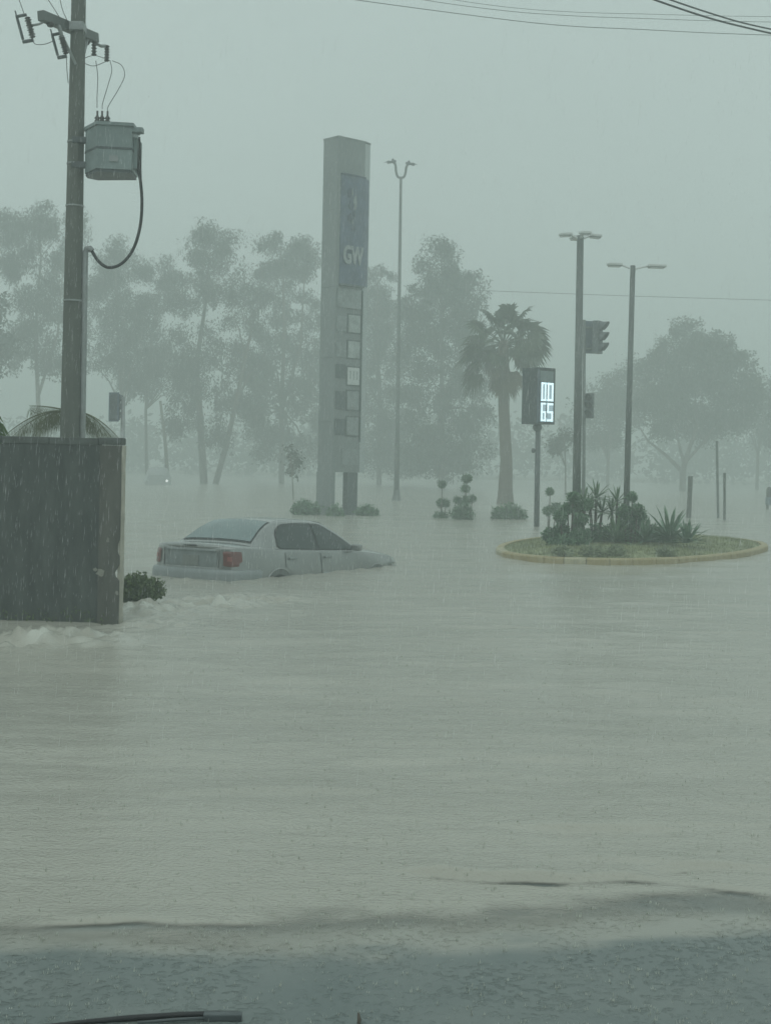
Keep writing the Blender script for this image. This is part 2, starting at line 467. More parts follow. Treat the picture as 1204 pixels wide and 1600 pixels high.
def wv(px, py):
    p = onwater(px, py); return (p.x, p.y)
RID = [([wv(600, 1358), wv(690, 1362), wv(760, 1369), wv(860, 1370), wv(960, 1367), wv(1060, 1377), wv(1204, 1394)], 0.055, 0.060),
       ([wv(980, 1358), wv(1080, 1350), wv(1140, 1349), wv(1204, 1353), wv(1300, 1356)], 0.050, 0.065),
       ([wv(760, 1290), wv(900, 1290), wv(1000, 1285), wv(1100, 1296)], 0.040, 0.10),
       ([wv(760, 1330), wv(900, 1336), wv(1030, 1342), wv(1100, 1340)], 0.030, 0.07),
       ([wv(40, 1440), wv(140, 1438), wv(220, 1436), wv(320, 1442), wv(430, 1448)], 0.030, 0.055),
       ([wv(200, 1240), wv(420, 1232), wv(640, 1238)], 0.022, 0.10),
       ([wv(500, 1190), wv(760, 1180), wv(1000, 1186)], 0.022, 0.12)]
RAP = [(-3.3, 12.55, 0.62, 0.32, 0.15), (-2.75, 12.9, 0.5, 0.3, 0.11), (-2.55, 15.3, 0.55, 0.45, 0.15), (-2.0, 16.3, 0.5, 0.45, 0.12), (-2.3, 14.2, 0.5, 0.6, 0.05), (-3.9, 12.2, 0.7, 0.4, 0.14), (-1.6, 16.9, 0.6, 0.5, 0.06)]
CAR_SIDE = [(-3.35 + 0.3 * i, 19.3 - 0.1 * i) for i in range(4)] + [(-2.1 + 0.24 * i, 19.3 + 0.37 * i) for i in range(10)]
def water_z(X, Y):
    near = 1 - ss(30, 80, Y)
    z = 0.022 * near * fbm(X * 0.55, Y * 1.3, 3, 3) * (0.2 + 0.8 * ss(5.5, 11, Y))
    z = z + 0.016 * near * fbm(X * 1.6, Y * 4.6, 8, 5) * ss(4.9, 7.5, Y)
    z = z + 0.0022 * near * fbm(X * 9, Y * 9, 21, 2)
    for pts, h, w in RID: z = z + ridge(X, Y, pts, h, w)
    for x, y, sx, sy, h in RAP:
        g = gauss(X, Y, x, y, sx, sy)
        z = z + g * h * (0.2 + 0.95 * (0.45 - np.abs(fbm(X * 3.2 + 3, Y * 2.6, 31, 4)) * 1.9)) + g * h * 0.75 * fbm(X * 9, Y * 7, 7, 3)
    z = z - 0.05 * gauss(X, Y, -3.6, 13.6, 0.9, 0.5)
    for x, y in CAR_SIDE:
        g = gauss(X, Y, x, y, 0.32, 0.26)
        z = z + g * (0.012 + 0.03 * fbm(X * 6, Y * 6, 41, 3))
    return z
o = water = sheet('flood_water', XS, graded(4.0, 520.0, lambda y: 0.016 if y < 6.6 else 0.04 if 11.6 < y < 17.6 else max(0.03, 0.0058 * y) if y < 60 else 0.0058 * y * (1 + (y - 60) * 0.03)), water_z, 'water')
tag(o, kind='structure')
co = np.empty(len(o.data.vertices) * 3, np.float32); o.data.vertices.foreach_get('co', co); co = co.reshape(-1, 3)
dep = np.where(co[:, 1] < 17, co[:, 2] - pave_z(co[:, 0], co[:, 1]), 1.0)
ch = np.zeros(len(co))
for x, y, sx, sy, h in RAP: ch += gauss(co[:, 0], co[:, 1], x, y, sx, sy) * h * 8
ch = np.clip(ch, 0, 1) * np.clip(0.35 + 2.0 * fbm(co[:, 0] * 5, co[:, 1] * 4, 51, 4), 0, 1)
o.data.attributes.new('churn', 'FLOAT', 'POINT').data.foreach_set('value', ch.astype(np.float32))
o.data.attributes.new('water_depth', 'FLOAT', 'POINT').data.foreach_set('value', dep.astype(np.float32))

# ------------------------------------------------------------------ foliage helpers
def leaf_cloud(rng, centers, spread, per, size, droop=0.4, aspect=0.42, up=0.0):
    """leaf-shaped quads scattered round twig ends -> V, F"""
    centers = np.asarray(centers, float)
    n = len(centers) * per
    c = np.repeat(centers, per, 0)
    sp = np.asarray(spread, float)
    if sp.ndim == 1 and len(sp) == len(centers): sp = np.repeat(sp, per)[:, None]
    pos = c + np.clip(rng.normal(0, 1, (n, 3)), -1.5, 1.5) * sp
    d = rng.normal(0, 1, (n, 3)); d[:, 2] -= droop * 2; d[:, 2] += up * 2
    d /= np.linalg.norm(d, axis=1)[:, None]
    q = rng.normal(0, 1, (n, 3)); s = np.cross(d, q); s /= np.linalg.norm(s, axis=1)[:, None] + 1e-9
    L = size * rng.uniform(0.6, 1.3, (n, 1)); W = L * aspect
    V = np.stack([pos, pos + d * L * 0.5 + s * W * 0.5, pos + d * L, pos + d * L * 0.5 - s * W * 0.5], 1).reshape(-1, 3)
    F = np.arange(n * 4).reshape(n, 4)
    return V, F

def blob_points(rng, lobes, n):
    """points through ellipsoid lobes (cx,cy,cz,rx,ry,rz), denser towards the skin"""
    vol = np.array([l[3] * l[4] * l[5] for l in lobes]) ** 0.6
    pick = rng.choice(len(lobes), n, p=vol / vol.sum())
    d = rng.normal(0, 1, (n, 3)); d /= np.linalg.norm(d, axis=1)[:, None]
    r = rng.uniform(0.12, 1.0, (n, 1)) ** 0.5
    l = np.array(lobes)[pick]
    return l[:, :3] + d * r * l[:, 3:]

def tree(name, label, base, stems, lobes, twigs, per, size, spread, leafm, barkm, seed, cat='tree', group=None, droop=0.4, limbs=14, aspect=0.42):
    """stems: list of polylines [(point, radius)...]; everything in coordinates relative to the base"""
    rng = np.random.default_rng(seed)
    t = thing(name, label, cat, base, 0, group)
    tb = MB()
    for st in stems:
        tb.tube([p for p, r in st], [r for p, r in st], 9)
    cpts = blob_points(rng, lobes, twigs)
    tops = [(Vector(p), r) for st in stems for p, r in st[1:]]
    for k in rng.choice(len(cpts), min(limbs, len(cpts)), replace=False):
        e = Vector(cpts[k])
        p, r = min(tops, key=lambda q: (q[0] - e).length + (3.0 if q[0].z > e.z else 0))
        mid = p.lerp(e, 0.5) + Vector((0, 0, (e - p).length * 0.12))
        tb.tube([p, mid, e], [r * 0.55, r * 0.35, 0.02], 6)
    tb.build('trunk', barkm, t, smooth=True)
    V, F = leaf_cloud(rng, cpts, np.full(len(cpts), spread) * rng.uniform(0.6, 1.4, len(cpts)), per, size, droop, aspect)
    np_mesh('crown', V, F, leafm, t)
    return t

def shrub(name, label, base, lobes, twigs, per, size, spread, leafm, seed, cat='shrub', group=None, droop=-0.3, aspect=0.5):
    rng = np.random.default_rng(seed)
    t = thing(name, label, cat, base, 0, group)
    pts = blob_points(rng, lobes, twigs)
    sb = MB()
    for k in rng.choice(len(pts), min(10, len(pts)), replace=False):
        e = Vector(pts[k]); sb.tube([(e.x * 0.2, e.y * 0.2, -0.3), e * 0.6, e], [0.012, 0.009, 0.004], 5)
    sb.build('stem', 'bark', t, smooth=True)
    V, F = leaf_cloud(rng, pts, np.full(len(pts), spread), per, size, droop, aspect)
    np_mesh('foliage', V, F, leafm, t)
    return t

# ------------------------------------------------------------------ far trees
def px_tree(name, label, bx, by, Y, lobes_px, stems_px, depth, twigs, per, size, spread, leafm, barkm, seed, **kw):
    base = at(bx, by, Y); base.z = -0.3
    k = Y / FOC
    def rel(x, y, dy=0.0):
        p = at(x, y, Y); return Vector((p.x - base.x, dy, p.z - base.z))
    rng = random.Random(seed)
    lobes = []
    for x, y, rx, rz in lobes_px:
        c = rel(x, y, rng.uniform(-depth, depth))
        lobes.append((c.x, c.y, c.z, rx * k * 0.92, max(rx, rz) * k * 0.75, rz * k * 0.92))
    r3 = np.random.default_rng(seed + 500)
    for l in list(lobes):
        for q in range(7):
            d = r3.normal(0, 1, 3); d /= np.linalg.norm(d)
            f_ = r3.uniform(0.22, 0.48); o_ = r3.uniform(0.8, 1.12)
            lobes.append((l[0] + d[0] * l[3] * o_, l[1] + d[1] * l[4] * o_, l[2] + d[2] * l[5] * o_, l[3] * f_, l[4] * f_, l[5] * f_ * 0.85))
    stems = []
    for st in stems_px:
        pl = []
        for i, (x, y, w) in enumerate(st):
            p = rel(x, y, rng.uniform(-0.3, 0.3) * i)
            if i == 0 and y > by - 15: p.z = -0.4
            pl.append((p, w * k / 2 * 0.62))
        stems.append(pl)
    return tree(name, label, base, stems, lobes, twigs, per, size, spread, leafm, barkm, seed, **kw)

TG = 'tall trees fading in the rain beyond the flooded lot'
px_tree('eucalyptus_tree', 'tall loose-crowned tree fading behind the utility pole and wall', 55, 748, 98,
        [(60, 350, 42, 38), (25, 400, 34, 42), (90, 420, 40, 45), (60, 490, 45, 45), (20, 545, 34, 38), (95, 555, 38, 40), (70, 345, 20, 24), (115, 360, 20, 26), (10, 355, 26, 22)],
        [[(58, 750, 15), (60, 650, 12), (56, 520, 9), (62, 400, 5), (64, 340, 2)], [(60, 620, 8), (90, 520, 6), (100, 430, 3)]],
        1.6, 300, 100, 0.25, 0.33, 'euc_leaf_grey', 'bark_pale', 1, group=TG, droop=0.8, aspect=0.3)
px_tree('eucalyptus_tree', 'slim tall tree showing just right of the utility pole under the cable loop', 190, 748, 104,
        [(180, 410, 34, 34), (165, 470, 44, 40), (205, 500, 40, 45), (170, 550, 45, 42), (215, 580, 36, 40), (180, 390, 18, 18)],
        [[(190, 750, 11), (192, 640, 9), (184, 520, 7), (180, 410, 3)]],
        1.6, 260, 100, 0.25, 0.33, 'euc_leaf', 'bark', 2, group=TG, droop=0.7, aspect=0.3)
px_tree('eucalyptus_tree', 'thin straight tree left of the leaning bare trunk and white car', 231, 748, 110,
        [(262, 425, 34, 26), (250, 470, 34, 34), (240, 540, 34, 40), (270, 590, 34, 34), (228, 600, 24, 30)],
        [[(230, 748, 8), (229, 640, 7), (236, 520, 6), (255, 430, 3)]],
        1.5, 170, 100, 0.25, 0.33, 'euc_leaf', 'bark', 3, group=TG, droop=0.7, aspect=0.3)
px_tree('eucalyptus_tree', 'two-stemmed tall tree forking low, one stem leaning right', 325, 757, 100,
        [(325, 395, 40, 32), (345, 440, 46, 40), (300, 470, 40, 36), (390, 480, 44, 34), (320, 545, 44, 38), (300, 610, 34, 36), (370, 560, 34, 34), (350, 620, 30, 30), (345, 375, 26, 16), (285, 655, 28, 26), (395, 640, 24, 24), (340, 680, 22, 18)],
        [[(320, 757, 20), (314, 660, 17), (308, 570, 13), (318, 480, 9), (325, 400, 4)], [(333, 757, 16), (352, 700, 14), (370, 630, 12), (384, 560, 9), (400, 480, 5)]],
        1.8, 330, 100, 0.25, 0.33, 'euc_leaf_grey', 'bark', 4, group=TG, droop=0.8, aspect=0.3)
px_tree('eucalyptus_tree', 'broad tall tree directly left of the pylon sign', 440, 752, 108,
        [(440, 395, 44, 34), (475, 410, 36, 36), (420, 450, 40, 36), (470, 480, 46, 46), (430, 540, 46, 44), (480, 570, 40, 50), (445, 620, 46, 44), (490, 650, 34, 44), (405, 580, 30, 34), (420, 680, 40, 30), (470, 706, 40, 24), (400, 640, 26, 26)],
        [[(440, 752, 15), (440, 640, 12), (444, 520, 9), (442, 400, 4)], [(441, 640, 8), (470, 540, 6), (476, 430, 3)]],
        1.8, 420, 100, 0.25, 0.33, 'euc_leaf', 'bark', 5, group=TG, droop=0.6, aspect=0.35)
px_tree('eucalyptus_tree', 'rounded tree between the pylon sign and the tall lamp post', 592, 748, 112,
        [(590, 440, 34, 28), (600, 490, 40, 40), (575, 540, 40, 44), (605, 590, 40, 44), (585, 650, 44, 44), (570, 470, 30, 34), (610, 690, 40, 30), (585, 716, 44, 22), (625, 722, 36, 18), (640, 690, 26, 30)],
        [[(592, 748, 14), (594, 640, 11), (588, 520, 8), (590, 440, 3)]],
        1.7, 330, 100, 0.25, 0.33, 'far_leaf', 'bark', 6, group=TG, droop=0.6, aspect=0.35)
px_tree('cypress_like_tree', 'tall tree with a ragged pointed top right of the lamp post', 690, 748, 100,
        [(688, 390, 17, 17), (690, 420, 26, 14), (660, 415, 14, 18), (690, 455, 40, 26), (730, 450, 26, 22), (680, 500, 50, 36), (725, 500, 36, 36), (660, 550, 44, 44), (710, 570, 48, 44), (670, 620, 46, 44), (720, 640, 40, 40), (690, 690, 50, 34), (655, 470, 24, 30), (690, 722, 54, 20), (735, 712, 34, 22), (650, 716, 30, 22)],
        [[(690, 750, 17), (690, 640, 13), (690, 500, 8), (689, 385, 2)]],
        1.5, 480, 100, 0.25, 0.33, 'dark_leaf', 'bark', 7, group=TG, droop=0.4, aspect=0.4)
px_tree('spreading_tree', 'broad domed tree on a short forking trunk beyond the planted island', 1068, 768, 108,
        [(1080, 560, 62, 44), (1040, 590, 46, 40), (1130, 590, 52, 44), (1085, 620, 80, 42), (1030, 640, 40, 34), (1150, 640, 44, 36), (1095, 665, 70, 28), (1100, 545, 40, 28), (1050, 555, 36, 30)],
        [[(1065, 770, 17), (1066, 735, 16), (1072, 712, 12), (1085, 670, 8), (1088, 600, 4)], [(1063, 735, 12), (1040, 712, 8), (1010, 690, 5), (995, 665, 3)], [(1070, 722, 9), (1100, 690, 6), (1130, 640, 3)], [(1067, 722, 8), (1056, 680, 6), (1050, 610, 3)]],
        2.2, 620, 90, 0.23, 0.30, 'dome_leaf', 'bark', 8, group='trees beyond the planted island', droop=0.2, aspect=0.5, limbs=26)
px_tree('spreading_tree', 'smaller low tree left of the broad domed tree, behind the two lamp poles', 950, 768, 122,
        [(955, 610, 40, 34), (930, 640, 34, 34), (975, 640, 34, 40), (945, 680, 40, 26), (985, 590, 26, 30)],
        [[(948, 768, 9), (950, 720, 8), (955, 640, 4)]],
        1.8, 260, 56, 0.24, 0.38, 'dome_leaf', 'bark', 9, group='trees beyond the planted island', droop=0.2, aspect=0.5)
px_tree('spreading_tree', 'grey-green tree at the far side, right of the broad domed tree', 1182, 772, 124,
        [(1195, 620, 40, 40), (1215, 660, 46, 40), (1180, 670, 30, 30), (1230, 610, 46, 40)],
        [[(1181, 772, 9), (1184, 710, 8), (1195, 640, 5)]],
        1.8, 230, 56, 0.24, 0.38, 'far_leaf', 'bark', 10, group='trees beyond the planted island', droop=0.2, aspect=0.5)
px_tree('small_tree', 'small thin-trunked tree left of the tall lamp poles', 882, 770, 84,
        [(872, 690, 15, 13), (886, 683, 12, 12), (866, 698, 8, 8)],
        [[(883, 772, 4.5), (882, 730, 4), (880, 690, 2)]], 0.5, 60, 18, 0.22, 0.18, 'far_leaf', 'bark', 12, droop=0.3)
px_tree('small_tree', 'thin sapling standing in the water left of the pylon sign', 457, 788, 62,
        [(452, 706, 10, 12), (462, 715, 8, 10), (455, 735, 8, 8)],
        [[(460, 788, 3), (457, 745, 2.6), (454, 705, 1.4)]], 0.25, 26, 14, 0.16, 0.12, 'far_leaf', 'bark_pale', 13, droop=0.3)
px_tree('dark_tree', 'dark rounded tree crown peeking in beside the tall loose-crowned tree', -30, 740, 84,
        [(-22, 500, 38, 46), (-30, 560, 42, 46), (-45, 470, 34, 34)],
        [[(-30, 740, 12), (-28, 620, 9), (-25, 520, 5)]], 1.2, 200, 28, 0.3, 0.3, 'dark_leaf', 'bark', 14, droop=0.2, aspect=0.5)
# a far belt of trees that reads as one mass in the rain
rng = np.random.default_rng(77)
lob = []
for i in range(46):
    x = -75 + 150 * i / 45 + rng.uniform(-1.5, 1.5)
    hgt = 5.5 + 2.5 * rng.random() + (3.5 if -8 < x < 14 else 0)
    lob.append((x, 168 + rng.uniform(-5, 5), hgt * 0.52, 3.2, 3.0, hgt * 0.55))
pts = blob_points(rng, lob, 2600)
V, F = leaf_cloud(rng, pts, np.full(len(pts), 0.6), 9, 0.75, 0.2, 0.55)
tag(np_mesh('far_wood', V, F, 'far_leaf'), 'pale distant belt of trees lost in the rain', 'trees', kind='stuff')

# leaning bare trunk beside the far car
p0, p1 = at(264, 742, 96), at(251, 612, 96)
mb = MB(); mb.tube([Vector((0, 0, -0.4)), (p1 - p0) * 0.5 + Vector((0.05, 0, 0)), p1 - p0], [0.16, 0.12, 0.09], 8)
o = mb.build('bare_trunk', 'bark', smooth=True); o.location = (p0.x, p0.y, 0)
tag(o, 'thin bare trunk leaning left beside the far white car', 'trunk')

# ------------------------------------------------------------------ far car with its lamp on
def far_car():
    p = onwater(245, 748); Y = 92.0
    p = at(246, 742, Y); p.z = -0.35
    t = thing('white_car', 'distant white car with a lit headlamp among the far trees', 'car', p, R(8))
    b = MB()
    prof = [(-0.85, 0.25), (-0.88, 0.75), (-0.80, 0.95), (-0.62, 1.42), (-0.3, 1.5), (0.3, 1.5), (0.62, 1.42), (0.80, 0.95), (0.88, 0.75), (0.85, 0.25)]
    P = []
    for y, s, zc in ((0, 0.9, 0.60), (0.12, 0.97, 0.66), (0.9, 1.0, 0.7), (1.3, 1.0, 1.0), (2.0, 1.0, 1.0), (3.4, 1.0, 1.0), (4.1, 0.97, 0.8), (4.3, 0.9, 0.7)):
        P.append([Vector((x * s, y, 0.25 + (z - 0.25) * zc)) for x, z in prof])
    b.grid(P); b.f.append(tuple(range(10))); b.f.append(tuple(range(70, 80)))
    b.build('body', 'white_car', t, smooth=True, angle=40)
    MB().add([(-0.68, 0.93, 0.98), (0.68, 0.93, 0.98), (0.52, 1.28, 1.40), (-0.52, 1.28, 1.40)], [(0, 1, 2, 3)]).build('windscreen', 'glass_dark', t)
    for s, mm in ((-1, 'head'), (1, 'lamp_on')):
        MB().lathe([(0.02, -0.02), (0.07, 0), (0.09, 0.05)], (s * 0.62, -0.04, 0.62), 10, Matrix.Rotation(R(-90), 4, 'X')).build('headlamp', mm, t, smooth=True)
far_car()

# ------------------------------------------------------------------ fan palm
def fan_palm():
    Y = 62.0; k = Y / FOC
    base = at(788, 787, Y); base.z = -0.3
    t = thing('fan_palm', 'tall fan palm with a thick flared trunk and drooping dead leaf skirt', 'palm tree', base)
    top = at(786, 538, Y) - base
    b = MB()
    pl = [(0, -0.3, 0.46), (0.02, 0.3, 0.40), (0.02, 0.9, 0.33), (0.03, 2.2, 0.27), (top.x * 0.6, top.z * 0.6, 0.25), (top.x, top.z - 0.4, 0.26), (top.x, top.z + 0.15, 0.2)]
    b.tube([(x, 0, z) for x, z, r in pl], [r for x, z, r in pl], 12)
    b.build('trunk', 'palm_bark', t, smooth=True)
    rng = random.Random(5)
    def fan(length, rad, el, az, dead, cup=0.3, roll=None):
        m = MB()
        d = Vector((math.cos(az) * math.cos(el), math.sin(az) * math.cos(el), math.sin(el)))
        o0 = top.copy()
        tip = o0 + d * length - Vector((0, 0, 0.12 * length * length * (0.4 if not dead else 0.2)))
        m.tube([o0, o0.lerp(tip, 0.5) + Vector((0, 0, 0.04)), tip], [0.03, 0.022, 0.015], 5)
        dd = (tip - o0).normalized()
        side = dd.cross(Vector((0, 0, 1)))
        if side.length < 0.1: side = Vector((1, 0, 0))
        side.normalize(); upv = side.cross(dd)
        ro = rng.uniform(-1.0, 1.0) if roll is None else roll
        side, upv = side * math.cos(ro) + upv * math.sin(ro), upv * math.cos(ro) - side * math.sin(ro)
        n = 22
        for i in range(n):
            a = (i / (n - 1) - 0.5) * R(230 if not dead else 150)
            r = rad * (1 - 0.25 * abs(a) / R(115)) * rng.uniform(0.85, 1.08)
            dirv = (dd * math.cos(a) + side * math.sin(a) + upv * cup * (abs(a) / R(115) - 0.2)).normalized()
            w = side * math.cos(a) - dd * math.sin(a)
            mid = tip + dirv * r * 0.55
            end = tip + dirv * r - Vector((0, 0, rad * (0.22 + 0.2 * rng.random())))
            ww = rad * 0.075
            m.add([tip + w * 0.01, tip - w * 0.01, mid - w * ww, end, mid + w * ww], [(0, 1, 2), (0, 2, 4), (4, 2, 3)])
        m.build('dead_leaf' if dead else 'fan_leaf', 'palm_dead' if dead else 'palm_leaf', t, fix=False)
    for i in range(30):
        el = R(80) - R(105) * (i / 29) ** 0.85
        fan(rng.uniform(1.05, 1.5), rng.uniform(0.8, 1.05), el, i * 2.39996 + rng.uniform(-0.2, 0.2), False)
    for i, (az, el, ln) in enumerate(((0.05, 12, 1.35), (-0.2, 2, 1.25), (0.9, 30, 1.5), (2.6, -30, 1.6), (2.9, -46, 1.7), (3.3, -38, 1.55), (2.75, -14, 1.6))):
        fan(ln, 0.95, R(el), az, False, roll=1.2 if i < 3 else None)
    for i in range(13):
        fan(rng.uniform(0.7, 1.8), rng.uniform(0.55, 0.9), R(rng.uniform(-82, -46)), i * 2.39996, True)
fan_palm()

# ------------------------------------------------------------------ utility pole, transformer, cables
PY = 16.6
pole_base = at(110, 690, PY); pole_base.z = -0.3
def utility_pole():
    t = thing('utility_pole', 'tall tapering concrete pole behind the dark wall carrying a transformer', 'utility pole', pole_base)
    b = MB(); b.tube([(0, 0, -0.3), (0, 0, 2.2), (0, 0, 9.2)], [0.138, 0.122, 0.074], 8)
    b.build('pole', 'concrete_pole', t, smooth=False)
    rel = lambda x, y, dy=0.0: at(x, y, PY + dy) - pole_base
    for y in (322, 222, 256, 470):
        p = rel(118, y)
        rr = 0.126 - (p.z - 2.2) * 0.0069
        MB().lathe([(rr + 0.003, -0.009), (rr + 0.003, 0.009)], (0, 0, p.z), 12).build('band', 'galv', t)
    # conduit with bent head
    c = [rel(129, 690), rel(131, 560), rel(133, 420), rel(133.5, 396), rel(136, 388.5), rel(141, 388), rel(144, 392)]
    MB().tube(c, 0.036, 10).build('conduit', 'galv', t, smooth=True, angle=50)
    # crossarm running away from the camera to the right
    a0, a1 = rel(64, 24, -0.55), rel(150, 60, 0.62)
    d = (a1 - a0); L = d.length
    q = Vector((1, 0, 0)).rotation_difference(d).to_matrix().to_4x4()
    MB().box((a0 + a1) / 2, (L, 0.09, 0.115), mtx=q, bev=0.008).build('crossarm', 'pole_grey', t)
    MB().tube([a0.lerp(a1, 0.25), Vector((0, -0.08, a0.z - 0.42))], 0.016, 6).build('brace', 'galv', t)
    MB().tube([a0.lerp(a1, 0.86), Vector((0, 0.05, a0.z - 0.55))], 0.016, 6).build('brace', 'galv', t)
    MB().box((0, -0.02, (a0.z + a1.z) / 2 - 0.02), (0.17, 0.2, 0.10), bev=0.01).build('bracket', 'galv', t)
    # fuse cutouts: an insulator with a fuse tube held off it by two arms
    def cutout(x0, y0, x1, y1, off, dy):
        top, bot = rel(x0, y0, dy), rel(x1, y1, dy)
        u = (bot - top).normalized(); w = Vector((off, 0, off * 0.12))
        m = MB()
        n = 9
        ln = (bot - top).length
        prof = []
        for i in range(n):
            prof += [(0.022, ln * i / n), (0.042 if i % 2 else 0.036, ln * (i + 0.35) / n), (0.022, ln * (i + 0.7) / n)]
        qq = Vector((0, 0, 1)).rotation_difference(u).to_matrix().to_4x4()
        m.lathe(prof, top, 10, qq)
        ins = m.build('cutout_insulator', 'insulator', t, smooth=True)
        f = MB(); f.tube([top + w, bot + w], 0.017, 8); f.tube([top - u * 0.03, top + w * 1.1 - u * 0.02], 0.018, 6); f.tube([bot + u * 0.02, bot + w * 1.1 + u * 0.03], 0.021, 6)
        f.tube([top + w - u * 0.09, top + w], 0.008, 6)
        f.build('fuse_tube', 'steel_dark', ins, smooth=True, angle=40)
        return top, bot
    c1 = cutout(43, 27, 52, 60, -0.115, -0.45)
    c2 = cutout(96, 56, 104, 85, -0.10, -0.25)
    # the arm that carries the outer cutout
    MB().tube([rel(49, 40, -0.45), rel(60, 38, -0.5), rel(66, 36, -0.5), rel(67, 24, -0.5)], 0.014, 6).build('cutout_bracket', 'galv', t, smooth=True)
    MB().tube([rel(98, 62, -0.25), rel(94, 44, -0.3), rel(92, 40, -0.3)], 0.02, 6).build('cutout_bracket', 'galv', t, smooth=True)
    # surge arresters hanging right of the pole
    for x, y0, y1, dy in ((147, 58, 87, 0.55), (167, 70, 96, 0.8)):
        a, c = rel(x, y0, dy), rel(x, y1, dy)
        ln = (a - c).length
        prof = []
        for i in range(6):
            prof += [(0.02, ln * i / 6), (0.036, ln * (i + 0.4) / 6), (0.02, ln * (i + 0.8) / 6)]
        MB().lathe(prof, c, 10).build('surge_arrester', 'insulator', t, smooth=True)
    MB().tube([rel(150, 68, 0.62), rel(158, 72, 0.7), rel(166, 72, 0.8)], 0.02, 6).build('arrester_bracket', 'galv', t, smooth=True)
    MB().lathe([(0.03, 0), (0.05, 0.03), (0.03, 0.06)], rel(135, 70, 0.5), 10).build('pin_insulator', 'insulator', t, smooth=True)
    MB().lathe([(0.03, 0), (0.05, 0.03), (0.03, 0.06)], rel(79, 42, -0.4), 10).build('pin_insulator', 'insulator', t, smooth=True)
    # jumper wires
    def spl(pts, n=8):
        pts = [Vector(p) for p in pts]; P = [pts[0] * 2 - pts[1]] + pts + [pts[-1] * 2 - pts[-2]]; out = []
        for i in range(1, len(P) - 2):
            for s in range(n):
                u = s / n; a, b_, c_, d_ = P[i - 1], P[i], P[i + 1], P[i + 2]
                out.append(0.5 * (2 * b_ + (c_ - a) * u + (2 * a - 5 * b_ + 4 * c_ - d_) * u * u + (3 * b_ - a - 3 * c_ + d_) * u ** 3))
        out.append(pts[-1]); return out
    for w in ([(28, -6, -0.45), (34, 10, -0.45), (38, 22, -0.45)], [(72, -6, -0.4), (85, 14, -0.35), (95, 30, -0.3)], [(93, -6, 0), (98, 15, -0.1), (106, 34, -0.2)],
              [(51, 62, -0.45), (56, 69, -0.4), (70, 69, -0.35), (84, 64, -0.3)], [(104, 88, -0.25), (105, 110, -0.2), (107, 130, -0.13)],
              [(130, 92, 0.3), (140, 88, 0.5), (150, 87, 0.6), (166, 92, 0.8)], [(132, 99, 0.2), (147, 103, 0.4), (166, 96, 0.8)]):
        MB().tube(spl([rel(*p) for p in w]), 0.0045, 5).build('jumper_wire', 'wire', t, smooth=True)
    return spl
spl = utility_pole()

def transformer():
    Yt = PY - 0.1
    o0 = at(172, 275, Yt)
    t = thing('transformer', 'grey metal transformer box hung on the utility pole with three bushings', 'transformer', o0)
    rel = lambda x, y, dy=0.0: at(x, y, Yt + dy) - o0
    k = Yt / FOC
    # tank: bevelled box seen a little from below, one edge towards the camera
    pl = [(-0.30, 0.02), (-0.10, -0.29), (0.29, -0.23), (0.29, 0.20), (-0.20, 0.26), (-0.30, 0.14)]
    H0, H1 = 0.03, 0.53
    MB().prism(pl, H0, H1).build('tank', 'transformer', t)
    MB().prism([(x * 1.07, y * 1.07) for x, y in pl], H1 + 0.002, H1 + 0.04).build('lid', 'transformer', t)
    MB().prism([(x * 1.02, y * 1.02) for x, y in pl], 0.26, 0.285).build('tank_band', 'steel_dark', t)
    MB().prism([(x * 0.96, y * 0.96) for x, y in pl], -0.005, 0.028).build('tank_base', 'steel_dark', t)
    MB().box((0.09, -0.268, 0.15), (0.10, 0.012, 0.07), R(9)).build('rating_plate', 'galv', t)
    # cooling fins on the right side
    for i in range(6):
        MB().box((0.315, -0.11 + i * 0.055, 0.25), (0.045, 0.014, 0.36)).build('cooling_fin', 'transformer', t)
    for z in (0.13, 0.42):
        MB().box((-0.37, 0.04, z), (0.17, 0.09, 0.07), bev=0.008).build('hanger', 'steel_dark', t)
    # high-voltage bushings
    for x in (152, 159.5, 168):
        b = rel(x, 197, 0.05); b.z = H1 + 0.042
        prof = [(0.026, 0)]
        for i in range(4):
            prof += [(0.036, 0.012 + i * 0.034), (0.02, 0.03 + i * 0.034)]
        prof += [(0.012, 0.15), (0.012, 0.20)]
        MB().lathe(prof, b, 10).build('bushing', 'insulator', t, smooth=True)
    # low-voltage terminal box and lug on the right
    MB().box((0.345, -0.16, 0.50), (0.13, 0.12, 0.06), bev=0.01).build('terminal_cover', 'transformer', t)
    for x, y, w in ((152, 168, [(152, 150), (153, 120), (150, 95)]), (160, 170, [(161, 160), (170, 130), (175, 110), (172, 94)]), (168, 174, [(170, 165), (185, 140), (195, 118), (190, 102), (176, 95)])):
        MB().tube(spl([rel(x, y, 0.05)] + [rel(a, b_, 0.3 + 0.1 * i) for i, (a, b_) in enumerate(w)]), 0.0045, 5).build('lead_wire', 'wire', t, smooth=True)
transformer()

p0 = at(215, 222, PY - 0.2)
mb = MB()
mb.tube([p - p0 for p in spl([at(x, y, PY - 0.2 * (1 - i / 8)) for i, (x, y) in enumerate(((213, 218), (215, 240), (219, 275), (222, 315), (219, 355), (208, 390), (190, 412), (170, 418), (155, 409), (145, 394), (143, 390)))], 6)], 0.019, 8)
t = thing('service_cable', 'thick black cable looping down from the transformer to the pole conduit', 'cable', p0)
mb.build('main_cable', 'rubber', t, smooth=True)
for dx in (-5, 4):
    MB().tube([p - p0 for p in spl([at(x, y, PY - 0.2) for x, y in ((214 + dx, 214), (215 + dx, 235), (217 + dx * 0.7, 258), (220.5, 290))], 5)], 0.011, 6).build('strand', 'rubber', t, smooth=True)

